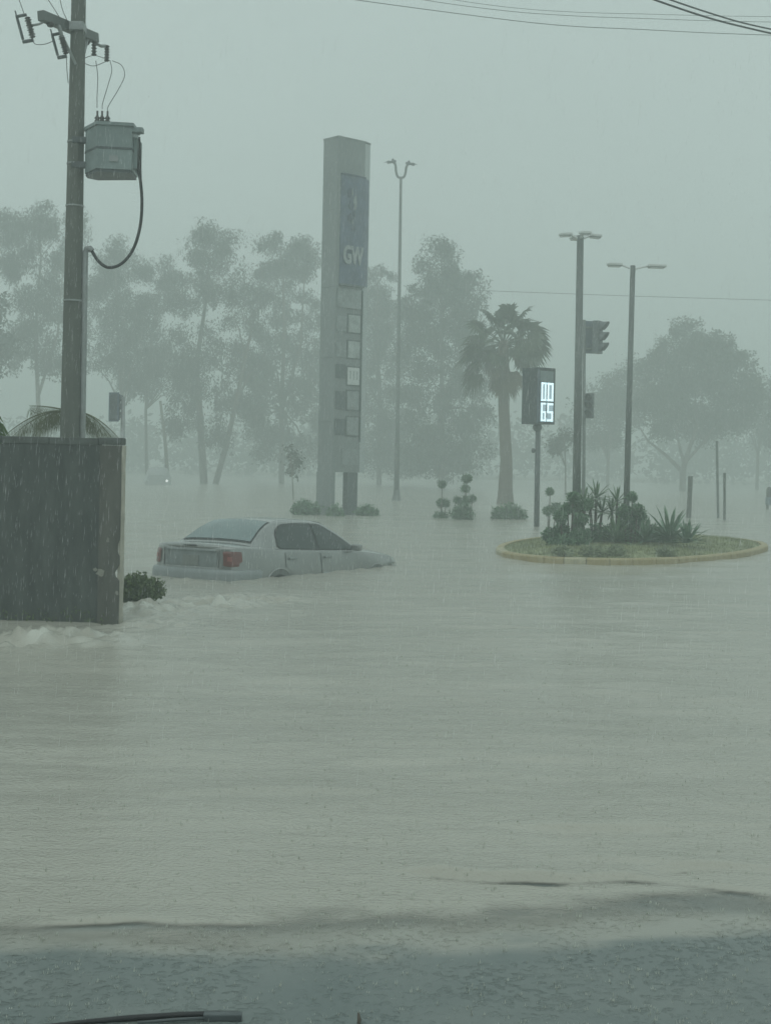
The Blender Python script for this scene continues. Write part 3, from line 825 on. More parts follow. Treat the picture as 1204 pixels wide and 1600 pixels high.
# overhead lines: real wires strung high above the lot
def span(name, label, pts, Y0, Y1, rad, group=None):
    n = len(pts)
    P = spl([at(x, y, Y0 + (Y1 - Y0) * i / (n - 1)) for i, (x, y) in enumerate(pts)], 8)
    b0 = P[0].copy()
    o = MB(); o.tube([p - b0 for p in P], rad, 6)
    ob = o.build(name, 'wire', smooth=True); ob.location = b0
    tag(ob, label, 'power line', group)
span('power_line', 'thin sagging overhead wire, the lowest of the pale high lines', [(380, -26), (550, -1), (760, 27), (880, 40), (1000, 46), (1120, 52), (1300, 58)], 33, 36, 0.0085)
span('power_line', 'thin overhead wire running just above the lowest sagging line', [(480, -34), (650, -2), (790, 17), (900, 25), (1010, 29), (1130, 33), (1300, 36)], 34, 37, 0.007)
span('power_line', 'faint topmost overhead wire of the thin high lines', [(520, -30), (690, -3), (800, 12), (900, 19), (1010, 22), (1130, 25), (1300, 27)], 35, 38, 0.006)
span('thick_cable', 'thick dark overhead cable slanting steeply above the thin lines', [(960, -24), (1020, -1), (1100, 26), (1160, 42), (1240, 60), (1330, 78)], 19, 23, 0.014)
span('thick_cable', 'second thick slanting cable twisted close above its darker neighbour', [(980, -26), (1042, -2), (1110, 21), (1165, 37), (1240, 53), (1330, 70)], 19, 23, 0.012)
span('power_line', 'faint distant horizontal wire crossing above the broad domed tree', [(700, 452), (860, 458), (1000, 463), (1204, 469), (1400, 474)], 88, 90, 0.02)

# ------------------------------------------------------------------ boundary wall
def wall():
    e = onwater(188, 972); e.y = WALL_Y; e = Vector((at(188, 850, WALL_Y).x, WALL_Y, 0))
    t = thing('boundary_wall', 'tall dark streaked plaster wall with a chipped pale end', 'wall', e, R(-3))
    H = 1.86
    def face(x0, x1, y, z0, z1, nx, nz, amp, seed):
        P = []
        for j in range(nz + 1):
            r = []
            for i in range(nx + 1):
                x = x0 + (x1 - x0) * i / nx; z = z0 + (z1 - z0) * j / nz
                r.append(Vector((x, y - amp * float(fbm(np.array(x * 2.3), np.array(z * 2.3), seed, 4)), z)))
            P.append(r)
        return P
    b = MB(); b.grid(face(-6, -0.22, 0.012, -0.7, H - 0.075, 110, 44, 0.012, 4))
    b.box((-3.11, 0.115, (H - 0.775) / 2), (5.78, 0.15, H + 0.62)); b.build('panel', 'wall', t, smooth=True, angle=40)
    # end pillar, a touch proud, with a knocked-out edge
    edge = []
    rng = random.Random(3)
    zs = [-0.7 + i * (H + 0.7 - 0.075) / 60 for i in range(61)]
    P = []
    for z in zs:
        chip = 0.012 * abs(float(fbm(np.array(z * 5.0), np.array(0.3), 9, 4)))
        if 0.42 < z < 0.56: chip += 0.05 * math.sin((z - 0.42) / 0.14 * math.pi)
        if 0.70 < z < 0.80: chip += 0.02
        x1 = -chip
        jit = 0.006 * float(fbm(np.array(z * 6.0), np.array(2.0), 2, 3))
        P.append([Vector((-0.22, 0.03, z)), Vector((-0.218, -0.012 + jit, z)), Vector((-0.12, -0.016 - jit, z)), Vector((-0.012 + x1, -0.014 + jit, z)), Vector((x1, 0.004, z)), Vector((x1 - 0.01, 0.05, z))])
    mb = MB(); mb.grid(P); mb.build('pillar', 'wall_brown', t, smooth=True, angle=35)
    mb = MB()
    P = []
    for z in zs:
        j = 0.005 * float(fbm(np.array(z * 7.0), np.array(5.0), 6, 3))
        P.append([Vector((-0.03, 0.03, z)), Vector((-0.006 + j, 0.034, z)), Vector((j, 0.1, z)), Vector((-0.002 - j, 0.19, z)), Vector((-0.03, 0.2, z))])
    mb.grid(P); mb.build('end_face', 'wall_pale', t, smooth=True, angle=35)
    # plaster patches knocked pale
    for (x, z, w, h, s) in ((-0.19, 0.50, 0.11, 0.09, 1), (-0.25, 0.53, 0.05, 0.04, 2), (-0.12, 0.83, 0.035, 0.07, 3), (-0.02, 0.30, 0.04, 0.05, 4)):
        rr = random.Random(s)
        n = 9
        pts = [Vector((x + math.cos(6.283 * i / n) * w / 2 * rr.uniform(0.55, 1.1), -0.022 - (0.0 if x > -0.22 else -0.012), z + math.sin(6.283 * i / n) * h / 2 * rr.uniform(0.55, 1.1))) for i in range(n)]
        back = [p + Vector((0, 0.02, 0)) for p in pts]
        MB().add(pts + back, [tuple(range(n)), tuple(reversed(range(n, 2 * n)))] + [(i, (i + 1) % n, n + (i + 1) % n, n + i) for i in range(n)]).build('bare_patch', 'wall_patch', t)
    # cap course: separate uneven blocks of mortar coping
    x = -6.0; i = 0
    while x < -0.01:
        w = min(rng.uniform(0.38, 0.52), -x)
        if -x - w < 0.2: w = -x
        mb = MB(); mb.box((x + w / 2, 0.09, H - 0.037 + rng.uniform(-0.004, 0.004)), (w - 0.004, 0.19, 0.072), rng.uniform(-0.004, 0.004), bev=0.014)
        mb.build('coping_block', 'wall_cap', t, smooth=True, angle=40)
        x += w; i += 1
    # weeds and moss at the foot
    r2 = np.random.default_rng(6)
    pts = np.stack([r2.uniform(-1.9, -0.1, 80), r2.uniform(-0.05, -0.02, 80), 0.0 + 0.10 * r2.random(80) ** 2], 1)
    V, F = leaf_cloud(r2, pts, np.full(len(pts), 0.03), 4, 0.035, -0.6, 0.35)
    o = np_mesh('moss', V, F, 'moss', t); o['kind'] = 'stuff'
wall()

# palm fronds behind the wall
def frond(m, base, tip, sag, nleaf, ll, rng, lw=0.0045, hang=-0.8):
    P = []
    for i in range(15):
        u = i / 14
        P.append(Vector(base).lerp(Vector(tip), u) + Vector((0, 0, sag * 4 * u * (1 - u))))
    m.tube(P, [0.014 * (1 - 0.8 * i / 14) for i in range(15)], 5)
    for i in range(nleaf):
        u = 0.1 + 0.88 * i / nleaf
        k = min(13, int(u * 14)); f = u * 14 - k
        p = P[k].lerp(P[k + 1], f); d = (P[k + 1] - P[k]).normalized()
        s = d.cross(Vector((0, 0, 1))).normalized()
        L = ll * (1 - 0.6 * abs(u - 0.4)) * rng.uniform(0.8, 1.15)
        for sg in (-1, 1):
            dirv = (d * 0.35 + s * sg * 0.30 + Vector((0, 0, hang - 0.3 * rng.random()))).normalized()
            mid = p + dirv * L * 0.5 + Vector((0, 0, 0.02)); end = p + dirv * L - Vector((0, 0, L * 0.25))
            w = d * lw
            m.add([p + w * 0.4, p - w * 0.4, mid - w, end, mid + w], [(0, 1, 2, 4), (4, 2, 3)])
def feather_palm():
    b = at(108, 690, 17.3); b.z = 0.2
    t = thing('feather_palm', 'dry arching palm fronds rising behind the wall around the pole', 'palm', b)
    r = random.Random(8)
    rel = lambda x, y, Y=15.7: at(x, y, Y + 1.5) - b
    MB().tube([(0, 0.1, -0.6), (0, 0.1, 0.6), (0.0, 0.05, 2.0)], [0.09, 0.08, 0.05], 9).build('trunk', 'palm_bark', t, smooth=True)
    root = Vector((0, 0.03, 2.02))
    for tip, sag in ((rel(-4, 692, 15.3), 0.13), (rel(20, 682, 15.6), 0.10), (rel(50, 676, 15.9), 0.09), (rel(190, 690, 15.4), 0.10), (rel(182, 696, 16.1), 0.13), (rel(46, 634, 16.2), 0.02), (rel(160, 690, 15.7), 0.12)):
        m = MB(); frond(m, root, tip, sag, 40, 0.27, r, 0.0036, -1.0); m.build('frond', 'frond', t, fix=False)
feather_palm()
def green_plant():
    b = at(-18, 690, 15.2); b.z = 0.3
    t = thing('leafy_plant', 'bright green leafy plant poking above the dark wall', 'plant', b)
    r = random.Random(18)
    MB().tube([(0, 0, -0.6), (0, 0, 1.2)], [0.03, 0.02], 6).build('stem', 'bark', t)
    for i in range(9):
        m = MB(); a = R(-20 + i * 24)
        frond(m, (0, 0, 1.1), (math.cos(a) * 0.24 + 0.03, r.uniform(-0.25, 0.15), 1.3 + 0.55 * math.sin(a)), 0.10, 16, 0.2, r, 0.02, -0.5)
        m.build('leaf_spray', 'bright_leaf', t, fix=False)
green_plant()

# low bush beside the wall end
b = at(222, 935, 15.9); b.z = 0.05
shrub('round_bush', 'small green bush in the water against the wall end, before the car', b, [(-0.06, 0, 0.13, 0.20, 0.16, 0.16), (0.10, 0, 0.11, 0.13, 0.13, 0.13), (-0.12, -0.05, 0.08, 0.16, 0.15, 0.13)], 330, 18, 0.04, 0.03, 'hedge', 31, 'bush', aspect=0.6)

# ------------------------------------------------------------------ traffic signals
def signal_head(parent, name, c, rz, H, plate, lens=True):
    W = H * 0.36
    m = Matrix.Translation(c) @ Matrix.Rotation(rz, 4, 'Z')
    b = MB(); b.box(m @ Vector((0, 0, 0)), (W, W * 0.55, H), rz, bev=0.02)
    h = b.build(name, 'signal', parent)
    if plate:
        MB().box(m @ Vector((0, W * 0.18, 0)), (W * 1.35, 0.02, H * 1.1), rz, bev=0.006).build('backplate', 'signal_blue', h)
    for i in (-1, 0, 1):
        z = i * H * 0.32
        q = Matrix.Rotation(rz, 4, 'Z') @ Matrix.Rotation(R(90), 4, 'X')
        MB().lathe([(0.02, 0.0), (W * 0.36, 0.0), (W * 0.36, 0.02)], m @ Vector((0, -W * 0.28, z)), 14, q).build('lens', 'signal_lens', h)
        # visor: a cut-away tube over the lens
        P = []
        for d in (0.0, W * 0.75):
            P.append([m @ Vector((W * 0.42 * math.cos(a), -W * 0.27 - d * (0.55 + 0.45 * math.sin(a) if d else 1), z + W * 0.42 * math.sin(a))) for a in [R(-35 + 250 * k / 14) for k in range(15)]])
        MB().grid(P).build('visor', 'signal', h, smooth=True)
    return h
def right_signals():
    Y = 44.0
    b = at(910, 800, Y); b.z = -0.4
    t = thing('traffic_light', 'dark traffic light post with two signal heads behind the thick lamp pole', 'traffic light', b)
    rel = lambda x, y, dy=0.0: at(x, y, Y + dy) - b
    top = rel(913, 500)
    MB().tube([(0, 0, -0.3), (0, 0, 2.0), (top.x - 0.02, 0, top.z)], [0.06, 0.055, 0.05], 9).build('post', 'pole_grey', t, smooth=True)
    MB().tube([rel(914, 512), rel(930, 512)], 0.03, 7).build('bracket', 'pole_grey', t)
    MB().tube([rel(914, 545), rel(930, 545)], 0.03, 7).build('bracket', 'pole_grey', t)
    signal_head(t, 'signal_head', rel(933, 527), R(58), 1.02, False)
    MB().box(rel(922, 527, 0.12), (0.46, 0.03, 1.02), R(8), bev=0.008).build('backplate', 'signal_blue', t)
    signal_head(t, 'signal_head', rel(920, 634, -0.15), R(-20), 0.78, False)
right_signals()
def left_signal():
    Y = 33.0
    b = at(192, 800, Y); b.z = -0.4
    t = thing('traffic_light', 'blue-grey traffic light on a thin pale post beyond the wall end', 'traffic light', b)
    rel = lambda x, y, dy=0.0: at(x, y, Y + dy) - b
    MB().tube([(0, 0, -0.3), (rel(193, 620).x, 0, rel(193, 620).z)], [0.05, 0.045], 9).build('post', 'galv', t, smooth=True)
    MB().tube([rel(182, 622), rel(193, 624)], 0.02, 6).build('bracket', 'galv', t)
    MB().tube([rel(182, 650), rel(193, 650)], 0.02, 6).build('bracket', 'galv', t)
    signal_head(t, 'signal_head', rel(180, 636), R(150), 0.62, True)
left_signal()

# ------------------------------------------------------------------ pylon sign
def text_mesh(s, size, m, name, parent, mtx, extrude=0.004, sx=1.0, bold=0.0):
    cu = bpy.data.curves.new(name, 'FONT')
    cu.body = s; cu.size = size; cu.extrude = extrude; cu.align_x = 'CENTER'; cu.align_y = 'CENTER'; cu.offset = bold
    ob = bpy.data.objects.new('tmp', cu); C.objects.link(ob)
    bpy.context.view_layer.update()
    me = bpy.data.meshes.new_from_object(ob.evaluated_get(bpy.context.evaluated_depsgraph_get()))
    bpy.data.objects.remove(ob)
    me.transform(mtx @ Matrix.Scale(sx, 4, (1, 0, 0)))
    me.materials.clear(); me.materials.append(M[m])
    o = bpy.data.objects.new(name, me); C.objects.link(o); o.parent = parent
    return o

def pylon():
    Y = 44.5
    b = at(517.5, 806, Y); b.z = -0.35
    yaw = R(42)
    t = thing('pylon_sign', 'tall grey fuel station pylon sign with blue panel and price boards', 'sign', b, yaw)
    # local frame: +x along the face (to the right, away from the camera), -y out of the face
    H = at(527, 214, Y).z + 0.35
    def zz(py, w=0.6): return at(545, py, Y + w * math.sin(yaw)).z + 0.35
    TH, W = 0.73, 1.13
    zlow = zz(738)
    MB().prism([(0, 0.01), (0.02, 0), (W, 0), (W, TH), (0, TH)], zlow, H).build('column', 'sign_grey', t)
    MB().prism([(W + 0.002, 0.004), (W + 0.30, 0.10), (W + 0.30, TH - 0.05), (W + 0.002, TH)], zlow, H - 0.015).build('side_face', 'sign_side_skylit', t)
    MB().prism([(-0.015, -0.015), (W + 0.01, -0.015), (W + 0.315, 0.09), (W + 0.315, TH), (-0.015, TH + 0.015)], H + 0.002, H + 0.05).build('top_cap', 'sign_grey', t)
    for zq in (zz(330), zz(450), zz(560), zz(660)):
        MB().box((-0.003, TH / 2, zq), (0.008, TH - 0.02, 0.014)).build('cladding_joint', 'sign_frame', t)
    # legs: the left one is a deep slab, the right one a thinner box, with a gap between
    MB().prism([(-0.02, -0.01), (0.12, -0.01), (0.12, TH + 0.02), (-0.02, TH + 0.02)], -0.3, zlow - 0.002).build('leg', 'sign_grey', t)
    MB().prism([(0.64, -0.012), (1.06, -0.012), (1.06, 0.22), (0.64, 0.22)], -0.3, zlow - 0.003).build('leg', 'sign_frame', t)
    # blue panel bowed out of the face and wrapping the right corner
    z0, z1 = zz(445), zz(276)
    def bow(u):
        if u < 0.84: return (0.13 + (W - 0.13) * u / 0.84, -0.03 - 0.07 * math.sin(math.pi * u / 0.84 * 0.9))
        v = (u - 0.84) / 0.16
        return (W + 0.24 * v, -0.048 + 0.11 * v)
    P = [[Vector((*bow(i / 24), z0 + (z1 - z0) * j / 8)) for i in range(25)] for j in range(9)]
    mb = MB(); mb.grid(P)
    for zq in (z0, z1):
        n0 = len(mb.v); mb.v += [(*bow(i / 24), zq) for i in range(25)] + [(W + 0.24, 0.075, zq), (W, 0.002, zq), (0.13, -0.002, zq)]
        mb.f.append(tuple(range(n0, n0 + 28)))
    mb.grid([[Vector((0.13, -0.002, z0)), Vector((0.13, -0.03, z0))], [Vector((0.13, -0.002, z1)), Vector((0.13, -0.03, z1))]])
    mb.build('blue_panel', 'sign_blue', t, smooth=True, angle=35)
    MB().prism([(0.12, -0.001), (0.12, -0.10), (0.6, -0.13), (W, -0.075), (W, -0.001)], z1 + 0.002, z1 + 0.045).build('panel_trim', 'sign_navy', t)
    MB().prism([(0.12, -0.001), (0.12, -0.10), (0.6, -0.13), (W, -0.075), (W, -0.001)], z0 - 0.06, z0 - 0.002).build('panel_trim', 'sign_frame', t)
    # dark and pale flecks of the worn figure on the panel
    rng = random.Random(4)
    def fleck(x, py, w, h, m):
        n = 12; zc = zz(py); yy = -0.115
        pts = [Vector((x + math.cos(6.283 * q / n) * w / 2 * rng.uniform(0.5, 1.1), yy, zc + math.sin(6.283 * q / n) * h / 2 * rng.uniform(0.6, 1.1))) for q in range(n)]
        back = [p + Vector((0, 0.025, 0)) for p in pts]
        MB().add(pts + back, [tuple(range(n)), tuple(reversed(range(n, 2 * n)))] + [(q, (q + 1) % n, n + (q + 1) % n, n + q) for q in range(n)]).build('emblem', m, t)
    for q in ((0.42, 304, 0.20, 0.36, 'sign_navy'), (0.50, 322, 0.20, 0.34, 'sign_navy'), (0.62, 334, 0.16, 0.30, 'sign_navy'), (0.46, 342, 0.24, 0.30, 'sign_navy'), (0.60, 358, 0.22, 0.2, 'sign_navy'),
              (0.53, 301, 0.07, 0.26, 'sign_dim'), (0.66, 318, 0.16, 0.5, 'sign_dim'), (0.56, 348, 0.08, 0.18, 'sign_dim')): fleck(*q)
    up = Matrix.Rotation(R(90), 4, 'X')
    text_mesh('GW', 0.76, 'sign_letter', 'lettering', t, Matrix.Translation((0.60, -0.122, zz(401))) @ up, 0.012, 0.60, 0.03)
    MB().box((0.44, -0.137, zz(393)), (0.22, 0.012, 0.07)).build('lettering_bar', 'sign_navy', t)
    # price boards
    def board(py0, py1, m, x0=0.54, x1=1.02, frame=True):
        za, zb = zz(py1), zz(py0)
        if frame:
            MB().box(((x0 + x1) / 2, -0.012, (za + zb) / 2), (x1 - x0 + 0.09, 0.02, zb - za + 0.09)).build('board_frame', 'sign_frame', t)
        o = MB().box(((x0 + x1) / 2, -0.03, (za + zb) / 2), (x1 - x0, 0.03, zb - za), bev=0.008).build('price_board', m, t)
        return o, za, zb
    board(452, 482, 'sign_dim', 0.06, 1.04, False)
    board(492, 519, 'sign_panel'); board(533, 559, 'sign_panel')
    o, za, zb = board(574, 601, 'sign_white')
    for j in range(3):
        MB().box((0.78 - 0.14 + 0.14 * j, -0.047, (za + zb) / 2 + 0.03), (0.06, 0.008, (zb - za) * 0.5)).build('digit_bar', 'sign_panel', o)
    board(611, 640, 'sign_dim'); board(652, 680, 'sign_dim')
    for py0, py1, m in ((495, 519, 'sign_dim'), (536, 559, 'sign_dim'), (570, 592, 'sign_frame'), (612, 640, 'sign_frame'), (655, 680, 'sign_frame')):
        za, zb = zz(py1), zz(py0)
        MB().box((0.26, -0.018, (za + zb) / 2), (0.40, 0.03, zb - za), bev=0.006).build('fuel_label', m, t)
    MB().box((1.095, -0.03, (zz(452) + zz(690)) / 2), (0.03, 0.05, zz(452) - zz(690))).build('edge_rail', 'sign_frame', t)
    MB().box((0.72, -0.015, zz(714)), (0.7, 0.025, 0.5)).build('lower_panel', 'sign_dim', t)
pylon()

# ------------------------------------------------------------------ double-arm street lamp
def street_lamp():
    Y = 64.0
    b = at(619, 783, Y); b.z = -0.3
    t = thing('street_lamp', 'tall slim street lamp with a curled twin-arm head', 'street lamp', b)
    rel = lambda x, y, dy=0.0: at(x, y, Y + dy) - b
    MB().lathe([(0.30, -0.3), (0.30, 0.1), (0.24, 0.25), (0.16, 0.55), (0.14, 0.8)], (0, 0, 0), 8).build('base', 'pole_grey', t)
    top = rel(626, 277)
    MB().tube([(0, 0, 0.8), (top.x * 0.2, 0, 4.0), top], [0.125, 0.095, 0.06], 10).build('pole', 'pole_grey', t, smooth=True)
    for s in (-1, 1):
        pts = [(626, 278), (626 + s * 5, 276), (626 + s * 7.5, 268), (626 + s * 8.5, 258 if s < 0 else 261), (626 + s * 12, 253 if s < 0 else 256)]
        e = pts[-1]
        MB().tube(spl([rel(*p) for p in pts], 5), 0.055, 8).build('arm', 'pole_grey', t, smooth=True)
        c = rel(e[0] + s * 2.5, e[1])
        q = Matrix.Rotation(R(10 * s), 4, 'Y')
        MB().box(c, (0.42, 0.2, 0.09), mtx=q, bev=0.03).build('lamp_head', 'steel_dark', t, smooth=True, angle=50)
        MB().add([c + Vector((s * 0.1, -0.1, 0.0)), c + Vector((s * 0.1, 0.1, 0.0)), c + Vector((s * 0.38, 0, -0.05)), c + Vector((s * 0.1, 0, 0.08))], [(0, 1, 2), (0, 2, 3), (1, 3, 2), (0, 3, 1)]).build('lamp_tip', 'steel_dark', t)
        MB().lathe([(0.05, 0), (0.05, 0.09), (0.02, 0.11)], c + Vector((-s * 0.06, 0, 0.045)), 8).build('photocell', 'steel_dark', t)
street_lamp()

# ------------------------------------------------------------------ lit price sign
def led_sign():
    Y = 39.0
    b = at(838, 822, Y); b.z = -0.35
    t = thing('led_price_sign', 'small dark sign box on a pole showing lit white digits', 'sign', b)
    rel = lambda x, y, dy=0.0: at(x, y, Y + dy) - b
    MB().tube([(0, 0, -0.3), (rel(840, 662).x, 0, rel(840, 662).z + 0.05)], [0.078, 0.07], 10).build('pole', 'steel_dark', t, smooth=True)
    zc = rel(839, 668).z
    MB().lathe([(0.08, -0.1), (0.13, -0.02), (0.13, 0.04), (0.08, 0.10)], (rel(839, 668).x, 0, zc), 10).build('collar', 'steel_dark', t, smooth=True)
    MB().lathe([(0.03, -0.05), (0.065, -0.03), (0.065, 0.03), (0.03, 0.05)], rel(832.5, 704, -0.03), 10, Matrix.Rotation(R(90), 4, 'Y')).build('junction_knob', 'steel_dark', t, smooth=True)
    # cabinet, near vertical edge at column 838
    e = rel(838.5, 618, -0.25)
    yaw = R(38)
    Wf = 28.5 / FOC * Y / math.cos(yaw) * 1.03; D = 21.5 / FOC * Y / math.sin(yaw) * 0.98
    Hh = 88 / FOC * Y
    m = Matrix.Translation(e) @ Matrix.Rotation(yaw, 4, 'Z')
    def lb(c, s, mm, name, par, bev=0.0):
        return MB().box(m @ Vector(c), s, mtx=Matrix.Rotation(yaw, 4, 'Z'), bev=bev).build(name, mm, par)
    cab = lb((Wf / 2, D / 2, 0), (Wf, D, Hh), 'led_box', 'cabinet', t, 0.012)
    lb((Wf / 2, -0.012, Hh * 0.485), (Wf, 0.03, 0.045), 'led_box', 'frame_bar', t)
    lb((Wf / 2, -0.012, -Hh * 0.485), (Wf, 0.03, 0.045), 'led_box', 'frame_bar', t)
    lb((Wf - 0.022, -0.013, 0), (0.044, 0.032, Hh * 0.955), 'led_box', 'frame_bar', t)
    lb((0.03, -0.013, 0), (0.06, 0.028, Hh * 0.955), 'signal_blue', 'frame_bar', t)
    lb((Wf * 0.54, -0.006, Hh * 0.35), (Wf * 0.80, 0.018, Hh * 0.19), 'led_head', 'header_panel', t)
    # digits: two rows of two
    SEG = {'0': 'abcdef', '6': 'acdefg', '5': 'acdfg'}
    def digit(ch, cx, cz, w, h, row):
        th = w * 0.25
        for s in SEG[ch]:
            if s == 'a': q = (cx, cz + h / 2 - th / 2, w, th)
            if s == 'd': q = (cx, cz - h / 2 + th / 2, w, th)
            if s == 'g': q = (cx, cz, w, th)
            if s == 'f': q = (cx - w / 2 + th / 2, cz + h / 4, th, h / 2)
            if s == 'e': q = (cx - w / 2 + th / 2, cz - h / 4, th, h / 2)
            if s == 'b': q = (cx + w / 2 - th / 2, cz + h / 4, th, h / 2)
            if s == 'c': q = (cx + w / 2 - th / 2, cz - h / 4, th, h / 2)
            lb((q[0], -0.022 - (0.002 if s in 'adg' else 0), q[1]), (q[2], 0.012, q[3]), 'led', 'led_segment', row)
    for txt, cz in (('00', 0.075 * Hh), ('65', -0.285 * Hh)):
        h = Hh * 0.33
        row = lb((Wf * 0.57, -0.008, cz), (Wf * 0.74, 0.014, h * 1.02), 'led_glow', 'led_display', t)
        digit(txt[0], Wf * 0.36, cz, Wf * 0.26, h * 0.98, row)
        digit(txt[1], Wf * 0.74, cz, Wf * 0.34, h * 0.98, row)
        lb((Wf * 0.53, -0.022, cz + (0.0 if txt == '00' else 0.05)), (Wf * 0.05, 0.012, h * 0.8), 'led_front', 'digit_gap', row)
led_sign()

# ------------------------------------------------------------------ planted island with kerb
IS_C = Vector((0.0, 0.0, 0.0))
near_l, near_r = onwater(800, 872, 0.0), onwater(1150, 876, 0.0)
poly_px = [(775, 866), (790, 872), (830, 877), (880, 880), (940, 882), (1000, 882), (1060, 880), (1105, 877), (1150, 872), (1182, 866), (1199, 859), (1186, 852), (1145, 847), (1080, 843), (1000, 841), (920, 841), (860, 844), (810, 850), (780, 858)]
ring = [onwater(x, y, 0.0) for x, y in poly_px]
def smooth_ring(r, n=5):
    N = len(r); out = []
    for i in range(N):
        a, b_, c_, d_ = r[i - 1], r[i], r[(i + 1) % N], r[(i + 2) % N]
        for s in range(n):
            u = s / n
            out.append(0.5 * (2 * b_ + (c_ - a) * u + (2 * a - 5 * b_ + 4 * c_ - d_) * u * u + (3 * b_ - a - 3 * c_ + d_) * u ** 3))
    return out
ring = smooth_ring(ring)
cen = sum(ring, Vector()) / len(ring)
def inset(r, d):
    out = []
    N = len(r)
    for i in range(N):
        tn = (r[(i + 1) % N] - r[i - 1]).normalized(); nn = Vector((-tn.y, tn.x, 0))
        if nn.dot(cen - r[i]) < 0: nn = -nn
        out.append(r[i] + nn * d)
    return out
def island():
    t = thing('planted_island', 'oval planted island ringed by a worn yellow kerb', 'traffic island', (cen.x, cen.y, 0))
    N = len(ring)
    rg = [p - cen for p in ring]
    KH = 0.10
    step = 3
    r_in = [p - cen for p in inset(ring, 0.15)]
    r_sh = [p - cen for p in inset(ring, 0.02)]
    k = 0
    while k < N:
        e = min(k + step, N)
        idx = [i % N for i in range(k, e + 1)]
        gap = 0.006
        P = []
        for c, i in enumerate(idx):
            o_, s_, q_ = rg[i], r_sh[i], r_in[i]
            if c == 0: nx = rg[idx[1]] - rg[i]; sh = nx.normalized() * gap
            elif c == len(idx) - 1: nx = rg[idx[-2]] - rg[i]; sh = nx.normalized() * gap
            else: sh = Vector()
            P.append([Vector((o_.x, o_.y, -0.6)) + sh, Vector((o_.x, o_.y, KH - 0.025)) + sh, Vector((s_.x, s_.y, KH)) + sh, Vector((q_.x, q_.y, KH + 0.004)) + sh, Vector((q_.x, q_.y, -0.3)) + sh])
        mb = MB(); mb.grid(P); n = len(P)
        mb.f.append(tuple(range(5))); mb.f.append(tuple(range((n - 1) * 5, n * 5)))
        mb.build('kerb_stone', 'kerb' if random.Random(k).random() < 0.8 else 'kerb_top', t, smooth=True, angle=35)
        k = e
    # earth bed, domed
    mb = MB()
    rings = []
    for s, z in ((1.0, KH - 0.03), (0.8, KH + 0.05), (0.5, KH + 0.10), (0.2, KH + 0.12)):
        rings.append([Vector((p.x * s, p.y * s, z)) for p in r_in])
    vs = [v for r in rings for v in r]; fs = []
    for i in range(3):
        for k in range(N): fs.append((i * N + k, i * N + (k + 1) % N, (i + 1) * N + (k + 1) % N, (i + 1) * N + k))
    fs.append(tuple(range(3 * N, 4 * N)))
    mb.add(vs, fs); mb.build('lawn_bed', 'grass', t, smooth=True)
    rng2 = np.random.default_rng(12)
    n = 15000
    u = rng2.random(n) ** 0.5 * 0.985; ix = rng2.integers(0, N, n); f = rng2.random(n)
    A = np.array([[p.x, p.y] for p in r_in]); q = A[ix] * (1 - f[:, None]) + A[(ix + 1) % N] * f[:, None]
    q = q * u[:, None]
    z = KH + np.interp(u, [0.2, 0.5, 0.8, 1.0], [0.115, 0.095, 0.045, -0.035])
    h = rng2.uniform(0.03, 0.075, n); a = rng2.uniform(0, 6.28, n)
    b0 = np.stack([q[:, 0], q[:, 1], z], 1)
    wv_ = np.stack([np.cos(a) * 0.006, np.sin(a) * 0.006, 0 * a], 1)
    tip = b0 + np.stack([rng2.normal(0, 0.02, n), rng2.normal(0, 0.02, n), h], 1)
    V = np.stack([b0 - wv_, b0 + wv_, tip], 1).reshape(-1, 3)
    o = np_mesh('grass', V, np.arange(3 * n).reshape(n, 3), 'grass', t); o['kind'] = 'stuff'
island()

def isl(px, py, Y):
    p = at(px, py, Y); return p
def topiary(name, label, bx, by, Y, balls, seed, group=None, mound=None, leafm='topiary', base_z=0.1):
    """thin woody stems carrying clipped leafy balls"""
    base = at(bx, by, Y); base.z = base_z
    t = thing(name, label, 'topiary', base, 0, group)
    rng2 = np.random.default_rng(seed)
    k = Y / FOC
    sb = MB()
    for (x, y, r) in balls:
        c = at(x, y, Y) - base; c.y = float(rng2.uniform(-0.15, 0.15))
        sb.tube([(c.x * 0.35, 0, -0.4), (c.x * 0.8, c.y * 0.6, c.z * 0.5), c], [0.022, 0.016, 0.01], 6)
        rr = r * k
        pts = blob_points(rng2, [(c.x, c.y, c.z, rr, rr, rr * 0.85)], max(110, int(r * 11)))
        V, F = leaf_cloud(rng2, pts, np.full(len(pts), 0.025), 9, 0.05, -0.2, 0.6)
        np_mesh('leaf_ball', V, F, leafm, t)
    sb.build('stem', 'bark', t, smooth=True)
    if mound:
        x, y, rx, rz = mound
        c = at(x, y, Y) - base
        pts = blob_points(rng2, [(c.x, 0, c.z, rx * k, rx * k * 0.8, rz * k)], int(rx * 12))
        V, F = leaf_cloud(rng2, pts, np.full(len(pts), 0.04), 10, 0.07, -0.2, 0.55)
        np_mesh('leaf_mound', V, F, leafm, t)
    return t
